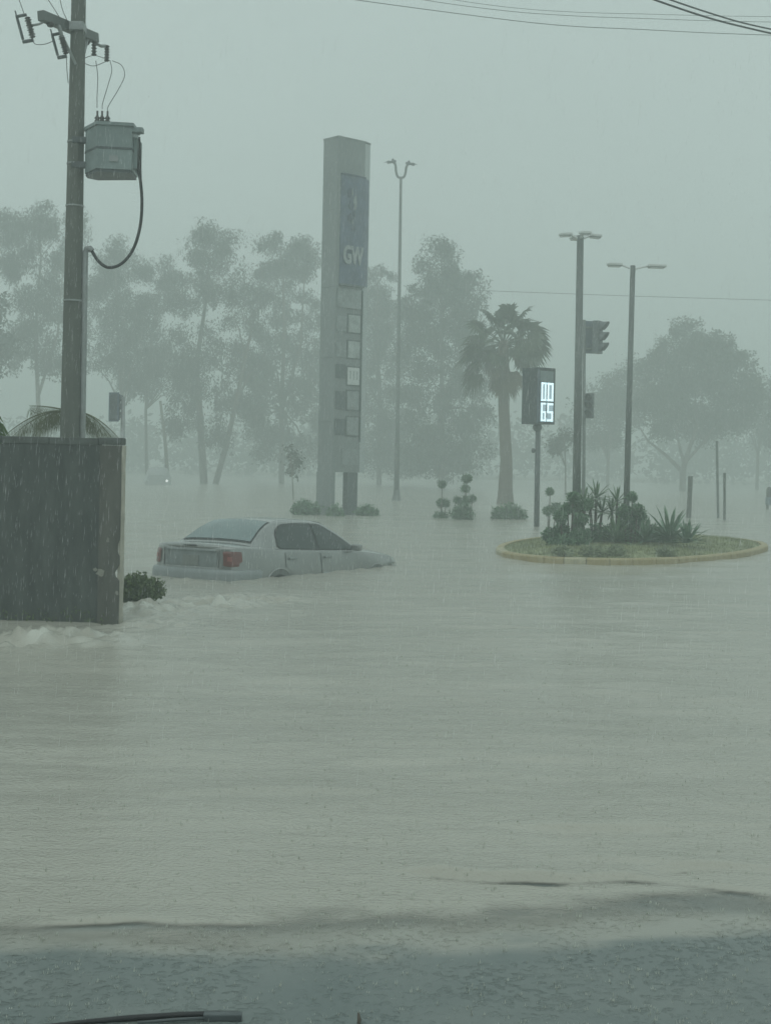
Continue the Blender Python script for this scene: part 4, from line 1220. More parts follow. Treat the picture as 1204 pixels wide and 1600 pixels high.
def rosette(name, label, bx, by, Y, heads, seed, leafm, L, n, w, stem_r=0.03, cat='yucca', group=None, spread=(5, 88), base_z=0.15, trunk=True):
    base = at(bx, by, Y); base.z = base_z
    t = thing(name, label, cat, base, 0, group)
    rng2 = random.Random(seed)
    tb = MB()
    for (hx, hy) in heads:
        c = at(hx, hy, Y) - base
        if trunk: tb.tube([(c.x * 0.3, 0, -0.35), (c.x * 0.7, 0, c.z * 0.5), c], [stem_r * 1.2, stem_r, stem_r * 0.8], 7)
        for i in range(n):
            az = i * 2.39996 + rng2.uniform(-0.2, 0.2)
            el = R(spread[1] - (spread[1] - spread[0]) * (i / n) ** 0.8)
            d = Vector((math.cos(az) * math.cos(el), math.sin(az) * math.cos(el), math.sin(el)))
            s = d.cross(Vector((0, 0, 1)))
            if s.length < 0.05: s = Vector((1, 0, 0))
            s.normalize(); nn = s.cross(d)
            LL = L * rng2.uniform(0.8, 1.15)
            P = [(0.0, 0.6, 0.0), (0.35, 1.0, -0.01), (0.7, 0.75, -0.05), (1.0, 0.03, -0.14)]
            m = MB()
            vs = []
            for u, ww, dz in P:
                p = c + d * LL * u + Vector((0, 0, dz * LL))
                vs += [p - s * w * ww, p - nn * w * 0.35 * ww, p + s * w * ww]
            fs = []
            for q in range(3):
                a = q * 3
                fs += [(a, a + 1, a + 4, a + 3), (a + 1, a + 2, a + 5, a + 4)]
            m.add(vs, fs); m.build('leaf', leafm, t, smooth=True, fix=False)
    if trunk: tb.build('stem', 'bark', t, smooth=True)
    return t
IY = 27.5
topiary('cloud_topiary', 'clipped bush of leafy balls massed on the island around the thick lamp pole', 888, 855, 26.6, [(862, 838, 13), (878, 829, 12), (874, 808, 9), (888, 796, 9), (895, 778, 8), (906, 812, 11), (905, 838, 17), (884, 848, 15), (916, 789, 8)], 41, mound=(890, 850, 32, 10))
topiary('cloud_topiary', 'low topiary with two small balls right of the thin lamp pole', 985, 850, 27.2, [(988, 777, 6), (994, 796, 9), (1000, 808, 9), (975, 800, 10), (985, 814, 14)], 42)
topiary('cloud_topiary', 'thin-stemmed topiary with one small ball and a flat pad left of the island', 857, 818, 38.0, [(859, 769, 5.5), (855, 798, 8), (868, 794, 8)], 43, base_z=-0.25)
topiary('cloud_topiary', 'thin two-tier topiary with a small ball and a lower pad, left of the fuller bush', 690, 812, 44.0, [(690, 757, 5.5), (689, 786, 8), (696, 787, 6)], 44, base_z=-0.25, mound=(688, 808, 10, 5))
topiary('cloud_topiary', 'bushy topiary with balls stacked above a leafy mound between lamp post and palm', 725, 814, 43.0, [(729, 748, 7.5), (726, 764, 6.5), (715, 782, 6), (728, 782, 7), (738, 780, 5), (724, 792, 10)], 45, base_z=-0.25, mound=(722, 803, 20, 11))
rosette('yucca', 'upright yucca with sword leaves on a stem left of the thin lamp pole', 928, 850, 27.4, [(931, 778), (922, 796), (940, 800)], 51, 'yucca', 0.44, 20, 0.024, spread=(-20, 86))
rosette('yucca', 'dark spiky yucca just left of the thin lamp pole base', 964, 850, 27.8, [(963, 784), (955, 800)], 52, 'yucca', 0.44, 20, 0.022, spread=(-25, 88))
rosette('yucca', 'short yucca crowded against the thick lamp pole', 910, 850, 27.0, [(911, 786), (904, 802)], 53, 'yucca', 0.42, 20, 0.022, spread=(-20, 86))
rosette('agave', 'broad agave with long pointed leaves at the right end of the planting', 1052, 846, 26.8, [(1045, 842)], 54, 'agave', 0.74, 36, 0.042, cat='agave', spread=(0, 84), trunk=False)
rosette('agave', 'low pale agave at the outer right edge of the planting', 1078, 850, 26.6, [(1072, 848)], 57, 'agave', 0.56, 28, 0.036, cat='agave', spread=(0, 84), trunk=False)
rosette('agave', 'agave with narrower leaves left of the broad agave', 1010, 850, 26.9, [(1008, 846)], 55, 'agave', 0.55, 30, 0.04, cat='agave', spread=(0, 86), trunk=False)
rosette('agave', 'dark agave in the middle of the island planting', 965, 852, 26.9, [(962, 846)], 56, 'yucca', 0.58, 32, 0.035, cat='agave', spread=(2, 86), trunk=False)
kk = IY / FOC
for (lab, px, py, Y, rx, rz, lm, sd) in (
        ('dark leafy shrub filling the middle of the island behind the agaves', 985, 838, 27.6, 42, 24, 'topiary', 61),
        ('shrub with small leaves between the thick lamp pole and the yuccas', 930, 845, 27.3, 28, 24, 'topiary', 62),
        ('dark shrub at the right of the island behind the broad agave', 1035, 842, 27.7, 26, 16, 'topiary', 63)):
    b = at(px, py + rz * 0.8, Y); b.z = 0.15
    c = at(px, py, Y) - b
    shrub('island_shrub', lab, b, [(c.x, 0, c.z, rx * kk, rx * kk * 0.7, rz * kk), (c.x - rx * kk * 0.5, 0, c.z - 0.05, rx * kk * 0.6, rx * kk * 0.5, rz * kk * 0.8)], int(rx * 7), 12, 0.08, 0.05, lm, sd)
for (lab, px, py, rx, rz, sd) in (
        ('pale low ground cover tuft on the front lawn under the clipped bush', 925, 862, 20, 8, 65),
        ('pale grey-green low tuft in front of the dark agave', 960, 862, 16, 8, 66),
        ('pale low tuft in front of the broad agave', 1040, 862, 16, 6, 67),
        ('pale low tuft at the left foot of the clipped bush', 878, 862, 16, 6, 68)):
    b = onwater(px, py + 4, 0.14); b.z = 0.14
    shrub('ground_cover_tuft', lab, b, [(0, 0, 0.03, rx * kk, rx * kk * 0.6, rz * kk)], int(rx * 5), 10, 0.06, 0.03, 'ground_cover', sd, 'ground cover', droop=-0.5, aspect=0.35)
for (lab, px, py, Y, rx, rz, sd) in (
        ('low bush at the left foot of the pylon sign', 478, 797, 44.2, 20, 12, 71),
        ('small bush between the two feet of the pylon sign', 524, 803, 43.8, 11, 9, 72),
        ('low bush at the right foot of the pylon sign', 573, 802, 44.6, 16, 9, 73),
        ('rounded low shrub in front of the fan palm', 795, 803, 44.0, 24, 14, 74)):
    k = Y / FOC
    b = at(px, py, Y); b.z = -0.1
    c = at(px, py, Y) - b
    shrub('low_bush', lab, b, [(0, 0, c.z, rx * k, rx * k * 0.8, rz * k), (-rx * k * 0.45, 0, c.z - 0.06, rx * k * 0.6, rx * k * 0.6, rz * k * 0.8), (rx * k * 0.4, 0, c.z - 0.08, rx * k * 0.55, rx * k * 0.5, rz * k * 0.7)], int(rx * 10), 12, 0.11, 0.07, 'topiary', sd)

# lamp poles on the island
def lamp_pole(px_b, py_b, px_t, py_t, Y, r0, r1, label, heads, name='lamp_pole'):
    b = at(px_b, py_b, Y); b.z = 0.1
    t = thing(name, label, 'lamp post', b)
    top = at(px_t, py_t, Y) - b
    MB().tube([(0, 0, -0.4), (top.x * 0.5, 0, top.z * 0.5), top], [r0, (r0 + r1) / 2, r1], 10).build('pole', 'pole_light', t, smooth=True)
    MB().lathe([(r0 * 2.0, 0), (r0 * 2.0, 0.03), (r0 * 1.2, 0.06)], (0, 0, 0.02), 10).build('base_plate', 'pole_grey', t)
    for az, ln, tilt in heads:
        d = Vector((math.cos(az), math.sin(az), 0))
        MB().tube([top - Vector((0, 0, 0.08)), top + d * ln * 0.45 + Vector((0, 0, 0.0))], r1 * 0.35, 6).build('arm', 'lamp_shell', t)
        q = Matrix.Rotation(az, 4, 'Z') @ Matrix.Rotation(R(tilt), 4, 'Y')
        h = MB().box(top + d * ln * 0.72 + Vector((0, 0, 0.01)), (ln * 0.55, 0.2, 0.05), mtx=q, bev=0.012).build('lamp_head', 'lamp_shell', t)
        MB().box(top + d * ln * 0.72 + Vector((0, 0, -0.028)), (ln * 0.45, 0.16, 0.02), mtx=q).build('lens', 'head', h)
lamp_pole(899, 850, 906, 368, 27.6, 0.088, 0.066, 'thick lamp pole on the island topped by four heads', [(R(10), 0.42, 4), (R(100), 0.42, 4), (R(190), 0.42, 4), (R(280), 0.42, 4)])
lamp_pole(976, 850, 988, 415, 28.4, 0.066, 0.052, 'thin lamp pole on the island with a flat crossbar head', [(R(6), 0.68, 0), (R(186), 0.52, 0)])

# posts in the water right of the island
def post(label, x0, y0, x1, y1, r, m='wood_post', Y=None, name='post', cap=False):
    b = onwater(x0, y0); 
    top = at(x1, y1, b.y)
    t = thing(name, label, 'post', (b.x, b.y, 0))
    mb = MB(); mb.tube([(0, 0, -0.6), (0, 0, 0), ((top.x - b.x), 0, top.z)], [r, r, r * 0.95], 8); mb.build('shaft', m, t, smooth=True, angle=50)
    MB().lathe([(r * 1.0, -0.02), (r * 1.08, 0.0), (r * 0.9, 0.025)], (top.x - b.x, 0, top.z), 8).build('cap', m, t)
    return t
post('stout weathered post standing in the water right of the island planting', 1075, 809, 1078, 745, 0.085)
post('thin taller post of the pair near the broad domed tree', 1121, 809, 1119, 690, 0.045, 'pole_grey')
post('thin shorter post of the pair near the broad domed tree', 1131, 812, 1131, 740, 0.045)
def bin_post():
    b = onwater(1200, 796)
    t = thing('box_on_post', 'dark hooded post with a blue-grey box at the far edge of the water', 'post box', (b.x, b.y, 0))
    k = b.y / FOC
    MB().tube([(-0.06, 0, -0.5), (-0.06, 0, 0.3)], 0.06, 8).build('shaft', 'wood_post', t)
    MB().box((0.06, 0, 0.36), (0.36, 0.3, 0.34), bev=0.04).build('box', 'blue_plastic', t, smooth=True, angle=50)
    MB().lathe([(0.09, 0.5), (0.12, 0.6), (0.12, 0.86), (0.08, 0.95), (0.03, 0.98)], (0.0, 0, 0), 10).build('hood', 'wood_post', t, smooth=True)
bin_post()

# ------------------------------------------------------------------ the stranded sedan
def hermite(xs, ys):
    xs = np.array(xs, float); ys = np.array(ys, float)
    d = np.gradient(ys, xs)
    sl = np.diff(ys) / np.diff(xs)
    for i in range(1, len(xs) - 1):
        if sl[i - 1] * sl[i] <= 0: d[i] = 0
        else: d[i] = 2 * sl[i - 1] * sl[i] / (sl[i - 1] + sl[i])
    d[0] = sl[0]; d[-1] = sl[-1]
    def f(x):
        x = np.clip(x, xs[0], xs[-1]); i = min(int(np.searchsorted(xs, x, 'right')) - 1, len(xs) - 2); i = max(i, 0)
        h = xs[i + 1] - xs[i]; u = (x - xs[i]) / h
        return (1 + 2 * u) * (1 - u) ** 2 * ys[i] + u * (1 - u) ** 2 * h * d[i] + u * u * (3 - 2 * u) * ys[i + 1] + u * u * (u - 1) * h * d[i + 1]
    return f
def sedan():
    t = thing('sedan_car', 'silver four-door sedan stranded up to its bumpers in the flood', 'car')
    wf = hermite([0.05, 0.08, 0.14, 0.25, 0.45, 1.1, 2.4, 3.6, 4.2, 4.5, 4.66, 4.74, 4.78], [0.50, 0.66, 0.765, 0.825, 0.862, 0.888, 0.890, 0.885, 0.855, 0.79, 0.68, 0.55, 0.36])
    zb = hermite([0.05, 0.14, 0.6, 1.2, 2.2, 3.2, 3.6, 4.2, 4.5, 4.66, 4.78], [1.015, 1.04, 1.035, 1.00, 0.97, 0.945, 0.915, 0.85, 0.80, 0.75, 0.67])
    zc = hermite([0.05, 0.14, 0.6, 1.2, 2.2, 3.2, 3.6, 4.2, 4.5, 4.66, 4.78], [1.055, 1.085, 1.09, 1.07, 1.05, 1.02, 0.985, 0.92, 0.86, 0.80, 0.70])
    xs = sorted(set([0.05, 0.065, 0.08, 0.10, 0.12, 0.14, 0.17, 0.2, 0.25, 0.3, 0.36] + [0.45 + 0.075 * i for i in range(55)] + [4.5, 4.55, 4.6, 4.66, 4.70, 4.74, 4.765, 4.78]))
    frac = [(0.24, 0.90), (0.34, 0.965), (0.46, 0.992), (0.60, 1.0), (0.72, 0.992), (0.84, 0.975)]
    def side_y(x, z):
        """half width of the body side at height z"""
        b = zb(x)
        zz_ = [f[0] for f in frac] + [max(b - 0.035, 0.86), b]
        ff = [f[1] for f in frac] + [0.953, 0.925]
        return wf(x) * float(np.interp(z, zz_, ff))
    P = []
    for x in xs:
        w, b, c = wf(x), zb(x), zc(x)
        sec = []
        low = [(z, f) for z, f in frac if z < b - 0.06]
        for z, f in low: sec.append((w * f, z))
        for s in range(len(frac) - len(low)): sec.append((w * (low[-1][1] - 0.004 * (s + 1)), low[-1][0] + 0.01 * (s + 1)))
        sec += [(w * 0.953, b - 0.035), (w * 0.94, b - 0.012), (w * 0.905, b + 0.004), (w * 0.82, b + (c - b) * 0.35), (w * 0.6, b + (c - b) * 0.72), (w * 0.3, b + (c - b) * 0.94)]
        full = [Vector((x, y, z)) for y, z in sec] + [Vector((x, 0, c))] + [Vector((x, -y, z)) for y, z in reversed(sec)]
        P.append(full)
    m = MB(); m.grid(P); nn = len(P[0])
    m.f.append(tuple(range(nn))); m.f.append(tuple(range((len(P) - 1) * nn, len(P) * nn)))
    m.build('body', 'paint', t, smooth=True, angle=32)
    # greenhouse
    zr = hermite([0.56, 0.7, 0.95, 1.22, 1.45, 1.8, 2.2, 2.48, 2.75, 3.05, 3.36], [1.045, 1.125, 1.275, 1.375, 1.402, 1.412, 1.402, 1.378, 1.285, 1.15, 0.965])
    yr = hermite([0.56, 0.95, 1.22, 1.8, 2.48, 3.0, 3.36], [0.735, 0.635, 0.590, 0.580, 0.590, 0.66, 0.745])
    zt = hermite([0.56, 0.7, 0.95, 1.22, 1.45, 1.8, 2.2, 2.48, 2.75, 3.05, 3.36], [1.078, 1.165, 1.318, 1.425, 1.452, 1.462, 1.452, 1.425, 1.325, 1.185, 0.995])
    def gb(x): return side_y(x, zb(x)) - 0.012 - 0.03 * max(0, 0.9 - x)
    def g_side(x, z, off=0.0):
        b = zb(x) - 0.02; r = zr(x)
        u = min(max((z - b) / max(r - b, 0.02), 0), 1)
        y = gb(x) + (yr(x) - gb(x)) * u + 0.018 * math.sin(math.pi * u)
        return y + off
    gx_ = sorted(set([0.56 + 0.055 * i for i in range(52)] + [3.36]))
    P = []
    for x in gx_:
        b, r, tt, y0 = zb(x) - 0.02, zr(x), zt(x), yr(x)
        sec = [(gb(x), b)]
        for u in (0.25, 0.5, 0.75): sec.append((g_side(x, b + (r - b) * u), b + (r - b) * u))
        sec += [(y0 + 0.004, r - 0.012), (y0 - 0.02, r + (tt - r) * 0.22), (y0 * 0.8, r + (tt - r) * 0.58), (y0 * 0.5, r + (tt - r) * 0.86)]
        P.append([Vector((x, y, z)) for y, z in sec] + [Vector((x, 0, tt))] + [Vector((x, -y, z)) for y, z in reversed(sec)])
    m = MB(); m.grid(P); nn = len(P[0]); m.f.append(tuple(range(nn))); m.f.append(tuple(range((len(P) - 1) * nn, len(P) * nn)))
    m.build('roof', 'paint', t, smooth=True, angle=40)
    # side glazing
    def pane(poly, s, off, mm, name, par, step=0.05):
        """a polygon in (x, z) laid on the greenhouse side, cut into vertical strips so that it follows the curve"""
        xs_ = [p[0] for p in poly]
        lo, hi = min(xs_), max(xs_)
        n = max(2, int((hi - lo) / step))
        rows = []
        for i in range(n + 1):
            x = lo + (hi - lo) * i / n; x = min(max(x, lo + 1e-4), hi - 1e-4)
            zs = []
            for a, b in zip(poly, poly[1:] + poly[:1]):
                if (a[0] - x) * (b[0] - x) < 0: zs.append(a[1] + (b[1] - a[1]) * (x - a[0]) / (b[0] - a[0]))
            z0, z1 = min(zs), max(zs)
            rows.append([Vector((x, s * g_side(x, z0 + (z1 - z0) * q / 6, off), z0 + (z1 - z0) * q / 6)) for q in range(7)])
        b = MB(); b.grid(rows); return b.build(name, mm, par, smooth=True)
    rear_p = [(1.19, 1.015), (1.13, 1.06), (1.14, 1.14), (1.21, 1.24), (1.31, 1.315), (1.44, 1.352), (1.7, 1.368), (2.13, 1.366), (2.13, 0.990), (1.6, 1.002)]
    front_p = [(2.20, 0.988), (2.20, 1.363), (2.40, 1.345), (2.55, 1.300), (2.75, 1.215), (2.95, 1.115), (3.10, 1.03), (3.16, 0.972), (2.7, 0.975)]
    out_p = [(1.17, 0.998), (1.10, 1.05), (1.105, 1.15), (1.18, 1.262), (1.29, 1.338), (1.43, 1.374), (1.7, 1.388), (2.2, 1.384), (2.43, 1.364), (2.58, 1.318), (2.80, 1.222), (3.0, 1.118), (3.15, 1.03), (3.24, 0.955), (2.2, 0.968), (1.6, 0.984)]
    for s in (-1, 1):
        tr = pane(out_p, s, 0.004, 'trim', 'window_trim', t)
        pane(rear_p, s, 0.009, 'glass_dark', 'rear_side_window', t)
        pane(front_p, s, 0.009, 'glass_dark', 'front_side_window', t)
    # rear window and windscreen: patches of the greenhouse top
    def top_patch(x0, x1, fr0, fr1, off, mm, name, par, k=0.0):
        rows = []
        for i in range(11):
            u = i / 10; x = x0 + (x1 - x0) * u; fr = fr0 + (fr1 - fr0) * u
            row = []
            for j in range(13):
                v = -1 + 2 * j / 12
                yy = yr(x) * fr * v; av = abs(yy) / yr(x)
                z = float(np.interp(av, [0, 0.5, 0.8, 0.967, 1.0], [zt(x), zr(x) + (zt(x) - zr(x)) * 0.86, zr(x) + (zt(x) - zr(x)) * 0.58, zr(x) + (zt(x) - zr(x)) * 0.22, zr(x)]))
                row.append(Vector((x - off * 0.55 * (1 if k == 0 else -1), yy, z + off)))
            rows.append(row)
        b = MB(); b.grid(rows); return b.build(name, mm, par, smooth=True)
    top_patch(0.615, 1.235, 0.93, 0.915, 0.006, 'trim', 'rear_window_trim', t)
    top_patch(0.645, 1.205, 0.90, 0.885, 0.011, 'glass_rear', 'rear_window', t)
    top_patch(2.50, 3.30, 0.93, 0.94, 0.006, 'trim', 'windscreen_trim', t, 1)
    top_patch(2.53, 3.26, 0.90, 0.91, 0.011, 'glass_dark', 'windscreen', t, 1)
    # doors: proud panels with gaps round them
    for s in (-1, 1):
        for x0, x1, arch in ((1.24, 2.155, True), (2.175, 3.20, False)):
            rows = []
            n = 16
            for i in range(n + 1):
                x = x0 + (x1 - x0) * i / n
                zlo = 0.36
                if arch: zlo = max(0.36, 0.32 + math.sqrt(max(0, 0.44 ** 2 - (x - 1.08) ** 2)))
                zhi = zb(x) - 0.045
                rows.append([Vector((x, s * (side_y(x, zlo + (zhi - zlo) * q / 8) + 0.006), zlo + (zhi - zlo) * q / 8)) for q in range(9)])
            b = MB(); b.grid(rows); d = b.build('door', 'paint', t, smooth=True)
            g = MB()
            for xe in (x0, x1):
                col = []
                for q in range(9):
                    z = 0.42 + (zb(xe) - 0.05 - 0.42) * q / 8
                    if arch and xe == x0: z = 0.74 + (zb(xe) - 0.05 - 0.74) * q / 8
                    col.append([Vector((xe - 0.004, s * (side_y(xe, z) + 0.0075), z)), Vector((xe + 0.004, s * (side_y(xe, z) + 0.0075), z))])
                g.grid(col)
            g.build('seam', 'seam', d)
            hx = x0 + 0.16
            hz = 0.86
            MB().box((hx, s * (side_y(hx, hz) + 0.028), hz), (0.19, 0.026, 0.035), bev=0.01).build('handle', 'paint_dull', d, smooth=True, angle=50)
            # side moulding
            rows = [[Vector((x0 + 0.03 + (x1 - x0 - 0.06) * i / 12, s * (side_y(x0 + (x1 - x0) * i / 12, 0.60) + (0.018 if 0 < q < 3 else 0.004)), 0.575 + 0.05 * q / 3)) for q in range(4)] for i in range(13)]
            if not arch:
                b = MB(); b.grid(rows); b.build('moulding', 'paint_dull', d, smooth=True, angle=30)
    # wheels; dark patches on the body paint the shade of the open arches
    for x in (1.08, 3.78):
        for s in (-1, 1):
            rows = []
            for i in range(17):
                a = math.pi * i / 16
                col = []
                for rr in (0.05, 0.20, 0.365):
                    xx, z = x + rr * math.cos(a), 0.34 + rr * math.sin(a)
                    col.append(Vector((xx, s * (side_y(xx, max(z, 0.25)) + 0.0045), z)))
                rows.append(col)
            b = MB(); b.grid(rows); b.build('arch_shade_patch', 'arch', t, smooth=True)
            lip = MB()
            lip.tube([(x + 0.372 * math.cos(math.pi * i / 16), s * (side_y(x + 0.37 * math.cos(math.pi * i / 16), 0.34 + 0.37 * math.sin(math.pi * i / 16)) + 0.002), 0.34 + 0.372 * math.sin(math.pi * i / 16)) for i in range(17)], 0.014, 6)
            lip.build('arch_lip', 'paint', t, smooth=True)
            q = Matrix.Rotation(R(90), 4, 'X')
            wh = MB().lathe([(0.20, -0.1), (0.30, -0.1), (0.322, -0.07), (0.322, 0.07), (0.30, 0.1), (0.20, 0.1)], (x, s * 0.795, 0.322), 22, q).build('wheel', 'rubber', t, smooth=True, angle=40)
            MB().lathe([(0.05, -0.102), (0.19, -0.09), (0.21, -0.104), (0.21, 0.104), (0.19, 0.09), (0.05, 0.102)], (x, s * 0.795, 0.322), 18, q).build('rim', 'rim', wh, smooth=True, angle=40)
    # rear: outline of the body at a height -> lamps, bumper
    def contour(z, n_pts, y_from, x_to, off):
        """points along the rear contour on the right side from y=y_from round the corner to x=x_to"""
        pts = []
        f0 = side_y(0.05, z) / wf(0.05)
        raw = [(0.05, y) for y in np.linspace(0.0, wf(0.05) * f0, 10)[:-1]] + [(x, wf(x) * f0) for x in (0.05, 0.055, 0.06, 0.07, 0.08, 0.10, 0.12, 0.14, 0.17, 0.2, 0.25, 0.3, 0.36, 0.42, 0.5, 0.6, 0.7, 0.8)]
        A = np.array(raw); out = []
        tg = np.gradient(A, axis=0); nrm = np.stack([-tg[:, 1], tg[:, 0]], 1); nrm /= np.linalg.norm(nrm, axis=1)[:, None]
        A = A + nrm * off
        keep = [(x, y) for x, y in A if y >= y_from - 1e-6 and x <= x_to + 1e-6]
        return keep
    for s in (-1, 1):
        for (z0, z1, mm, nm, off, yf, xt) in ((0.735, 1.0, 'tail', 'tail_light', 0.012, 0.575, 0.30),):
            rows = []
            for q in range(9):
                u = q / 8; z = z0 + (z1 - z0) * u
                edge = 0.012 if 0 < q < 8 else -0.012
                rc = max(0.0, abs(u - 0.5) * 2 - 0.55) / 0.45
                pts = contour(z, 0, yf + 0.03 * (1 - u) + 0.05 * rc * rc, xt - 0.10 * (1 - u) ** 2 - 0.06 * rc * rc, edge)
                # resample to 14
                A = np.array(pts); L = np.concatenate([[0], np.cumsum(np.linalg.norm(np.diff(A, axis=0), axis=1))])
                sm = np.linspace(0, L[-1], 14)
                xx = np.interp(sm, L, A[:, 0]); yy = np.interp(sm, L, A[:, 1])
                rows.append([Vector((a, s * b, z)) for a, b in zip(xx, yy)])
            b = MB(); b.grid(rows); tl = b.build(nm, mm, t, smooth=True, angle=50)
            # clear reversing lens in the middle of the cluster
            rr = [r[3:7] for r in rows[3:6]]
            b = MB(); b.grid([[p + Vector((-0.004, s * 0.003, 0)) for p in r] for r in rr]); b.build('reverse_lens', 'tail_clear', tl, smooth=True)
    # bumper
    rows = []
    for z, off in ((0.30, -0.01), (0.33, 0.03), (0.40, 0.055), (0.52, 0.062), (0.63, 0.06), (0.685, 0.05), (0.705, 0.03), (0.712, -0.01)):
        half_ = contour(min(z, 0.70), 0, 0.0, 0.66, off)
        A = np.array(half_)
        full = [Vector((x, -y, z)) for x, y in A[::-1]] + [Vector((x, y, z)) for x, y in A[1:]]
        rows.append(full)
    n = min(len(r) for r in rows)
    rows = [r[(len(r) - n) // 2:(len(r) - n) // 2 + n] for r in rows]
    b = MB(); b.grid(rows); b.build('rear_bumper', 'paint_dull', t, smooth=True, angle=40)
    # trunk lid edge, brake-light slot, plate recess and plate
    lidm = MB()
    rows = []
    for i in range(15):
        y = -0.56 + 1.12 * i / 14
        bx = 0.035 + 0.05 * (abs(y) / 0.56) ** 3
        rows.append([Vector((bx + 0.03, y, 1.0 - 0.01 * abs(y))), Vector((bx - 0.012, y, 1.025 - 0.02 * abs(y))), Vector((bx - 0.006, y, 1.062 - 0.03 * abs(y))), Vector((bx + 0.05, y, 1.088 - 0.04 * abs(y)))])
    lidm.grid(rows); lid = lidm.build('trunk_lip', 'paint', t, smooth=True)
    MB().box((0.022, 0, 1.045), (0.02, 0.24, 0.024), bev=0.004).build('brake_light', 'trim', lid)
    MB().box((0.044, 0, 0.855), (0.012, 1.0, 0.225), bev=0.005).build('plate_recess', 'recess', t)
    MB().box((0.032, 0, 0.975), (0.024, 0.94, 0.02), bev=0.006).build('trunk_garnish', 'recess', t)
    MB().box((0.034, 0, 0.825), (0.01, 0.31, 0.155), bev=0.004).build('licence_plate', 'plate', t)
    for s in (-1, 1):
        MB().box((0.048, s * 0.528, 0.86), (0.008, 0.01, 0.26)).build('trunk_gap', 'seam', t)
    # mirrors, headlamps, bonnet gap
    for s in (-1, 1):
        MB().box((3.08, s * 0.93, 1.0), (0.10, 0.17, 0.11), bev=0.03).build('door_mirror', 'paint', t, smooth=True, angle=60)
        rows = []
        for q in range(5):
            z = 0.60 + 0.10 * q / 4
            rows.append([Vector((x, s * (side_y(x, min(z, zb(x) - 0.01)) + 0.006), z)) for x in (4.30, 4.38, 4.46, 4.54, 4.60, 4.66)])
        b = MB(); b.grid(rows); b.build('headlamp', 'head', t, smooth=True)
        b = MB(); b.grid([[Vector((x, s * (wf(x) * 0.80), zb(x) + (zc(x) - zb(x)) * 0.39 + 0.004)), Vector((x, s * (wf(x) * 0.785), zb(x) + (zc(x) - zb(x)) * 0.42 + 0.004))] for x in np.linspace(3.34, 4.5, 14)]); b.build('bonnet_gap', 'seam', t)
    # place it: heading to the right and away, nose a little down
    yaw, pit = R(32.8), R(1.25)
    f = Vector((math.sin(yaw), math.cos(yaw), 0)); l = Vector((-math.cos(yaw), math.sin(yaw), 0)); u = Vector((0, 0, 1))
    f2 = f * math.cos(pit) - u * math.sin(pit); u2 = u * math.cos(pit) + f * math.sin(pit)
    q = Matrix((f2, l, u2)).transposed().to_4x4()
    t.matrix_world = Matrix.Translation(CAR_AT) @ q @ Matrix.Scale(0.943, 4)
CAR_AT = Vector((-2.737, 19.74, -0.525))
sedan()

# ------------------------------------------------------------------ wiper blade lying on the wet edge
def wiper():
    p = onwater(230, 1596, 0.012)
    t = thing('wiper_blade', 'black wiper blade lying on the wet pavement below the flood edge', 'wiper', (p.x, p.y, 0.0))
    def w(px, py, z=0.02):
        q = onwater(px, py, z); return Vector((q.x - p.x, q.y - p.y, z))
    b = MB(); b.tube([w(60, 1604), w(130, 1597), w(200, 1591), (w(280, 1586)), w(335, 1584), w(372, 1584)], [0.004, 0.007, 0.009, 0.009, 0.009, 0.008], 6); b.build('blade', 'rubber', t, smooth=True)
    c = (w(318, 1588) + w(378, 1588)) / 2
    d = w(378, 1588) - w(318, 1588)
    MB().box(c, (d.length, 0.03, 0.02), math.atan2(d.y, d.x), bev=0.004).build('clip', 'steel_dark', t)
    b = MB(); b.tube([w(215, 1598), w(270, 1593.5), w(320, 1591)], [0.004, 0.005, 0.005], 6); b.build('arm', 'steel_dark', t, smooth=True)
wiper()
p = onwater(560, 1596, 0.02)
mb = MB(); mb.tube([(0, 0, -0.01), (0.002, 0, 0.015), (-0.001, 0.002, 0.035)], [0.006, 0.006, 0.003], 6)
o = mb.build('twig_stub', 'bark', smooth=True); o.location = (p.x, p.y, 0.01)
tag(o, 'tiny dark twig stub on the wet pavement right of the wiper blade', 'twig')

# ------------------------------------------------------------------ falling drops and their splashes
M['drop'] = mat('rain_drop', (0.90, 0.91, 0.91), 0.2, 0.03, 5)
M['splash'] = mat('splash_water', (0.50, 0.52, 0.46), 0.3, 0.1, 5)
rng = np.random.default_rng(90)
n = 110000
y = 5.5 + 36 * rng.random(n) ** 0.8
px_ = np.stack([rng.uniform(-0.36, 0.36, n) * (y + 1.5), y, rng.uniform(0.05, 1, n) * np.minimum(9.0, 2.2 + 0.36 * y)], 1)
ln = 0.018 + 0.075 * rng.random(n) ** 1.6; wd = rng.uniform(0.00025, 0.0007, n) * (0.8 + y / 40)
tilt = np.stack([0.05 + rng.normal(0, 0.02, n), rng.normal(0, 0.03, n), np.ones(n)], 1)
top = px_ + tilt * (ln / 2)[:, None]; bot = px_ - tilt * (ln / 2)[:, None]; mid = px_ - tilt * (ln * 0.2)[:, None]
ringv = [mid + np.stack([np.cos(a_) * wd, np.sin(a_) * wd, 0 * wd], 1) for a_ in (0.5, 2.6, 4.7)]
V = np.stack([top, bot] + ringv, 1).reshape(-1, 3)
F = np.array([[0, 2, 3], [0, 3, 4], [0, 4, 2], [1, 3, 2], [1, 4, 3], [1, 2, 4]])
F = (np.arange(n)[:, None, None] * 5 + F[None]).reshape(-1, 3)
tag(np_mesh('rain', V, F, 'drop'), 'fine drops of driving rain falling everywhere', 'rain', kind='stuff')
n = 9000
y = 3.6 + 17 * rng.random(n) ** 1.35
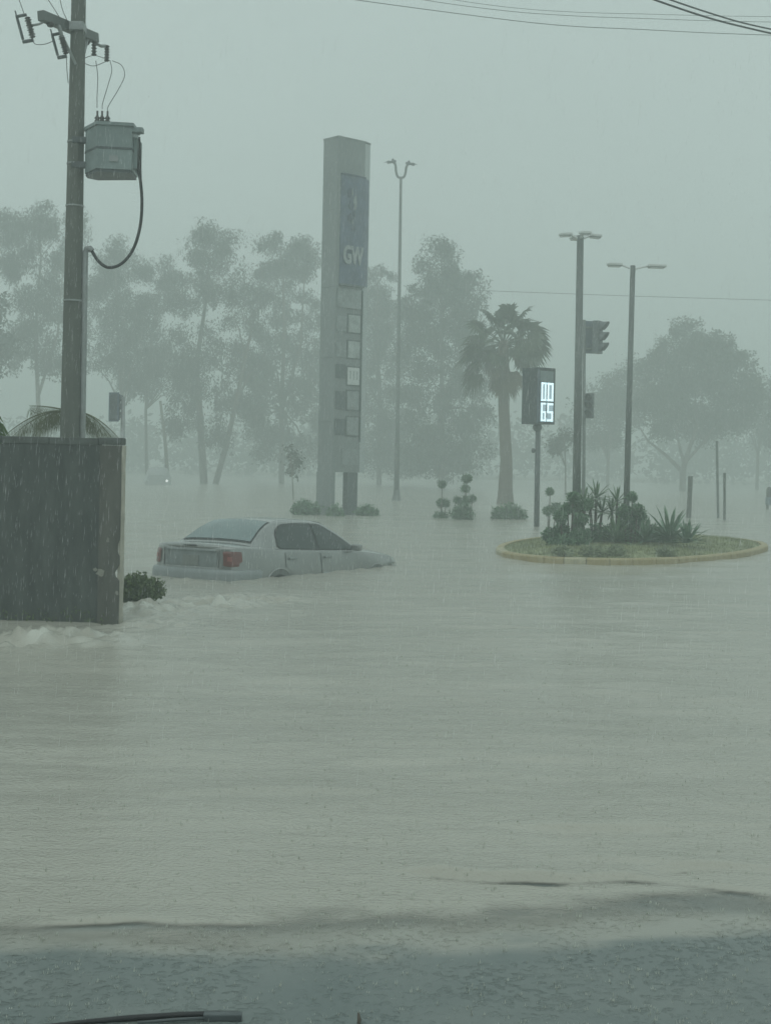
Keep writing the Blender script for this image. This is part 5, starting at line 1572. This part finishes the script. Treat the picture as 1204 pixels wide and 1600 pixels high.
x = rng.uniform(-0.34, 0.34, n) * (y + 0.8)
z = np.where(y < 17, np.maximum(water_z(x, y), pave_z(x, y)), water_z(x, y))
keep = ~((x < -2.6) & (y > 13.9) & (y < 14.6)); x, y, z = x[keep], y[keep], z[keep]; n = len(x)
r0 = rng.uniform(0.003, 0.008, n); h0 = rng.uniform(0.004, 0.016, n)
pts = []
for k in range(5):
    a_ = 2 * math.pi * k / 5 + rng.uniform(0, 6, n)
    pts.append(np.stack([x + np.cos(a_) * r0, y + np.sin(a_) * r0, z - 0.003], 1))
    pts.append(np.stack([x + np.cos(a_ + 0.5) * r0, y + np.sin(a_ + 0.5) * r0, z - 0.003], 1))
    pts.append(np.stack([x + np.cos(a_ + 0.25) * r0 * 1.7, y + np.sin(a_ + 0.25) * r0 * 1.7, z + h0 * rng.uniform(0.5, 1.2, n)], 1))
V = np.stack(pts, 1).reshape(-1, 3)
F = (np.arange(n)[:, None, None] * 15 + np.arange(15).reshape(5, 3)[None]).reshape(-1, 3)
tag(np_mesh('rain_splashes', V, F, 'splash'), 'tiny rain splashes pitting the flood water and pavement', 'splashes', kind='stuff')

# ------------------------------------------------------------------ haze of rain
bm = bmesh.new()
bmesh.ops.create_cube(bm, size=1)
for v in bm.verts: v.co = Vector((v.co.x * 720, 290 + v.co.y * 660, 10.4 + v.co.z * 24.2))
me = bpy.data.meshes.new('haze'); bm.to_mesh(me); bm.free()
hm = bpy.data.materials.new('rain_haze'); hm.use_nodes = True
nt = hm.node_tree; nt.nodes.clear()
ho = nt.nodes.new('ShaderNodeOutputMaterial')
pv = nt.nodes.new('ShaderNodeVolumePrincipled')
pv.inputs['Color'].default_value = (0.90, 0.965, 0.955, 1)
pv.inputs['Density'].default_value = HAZE_DENSITY
pv.inputs['Anisotropy'].default_value = 0.1
nt.links.new(pv.outputs[0], ho.inputs['Volume'])
me.materials.append(hm)
o = bpy.data.objects.new('haze', me); C.objects.link(o)
tag(o, 'grey haze of driving rain filling the air', 'haze', kind='stuff')
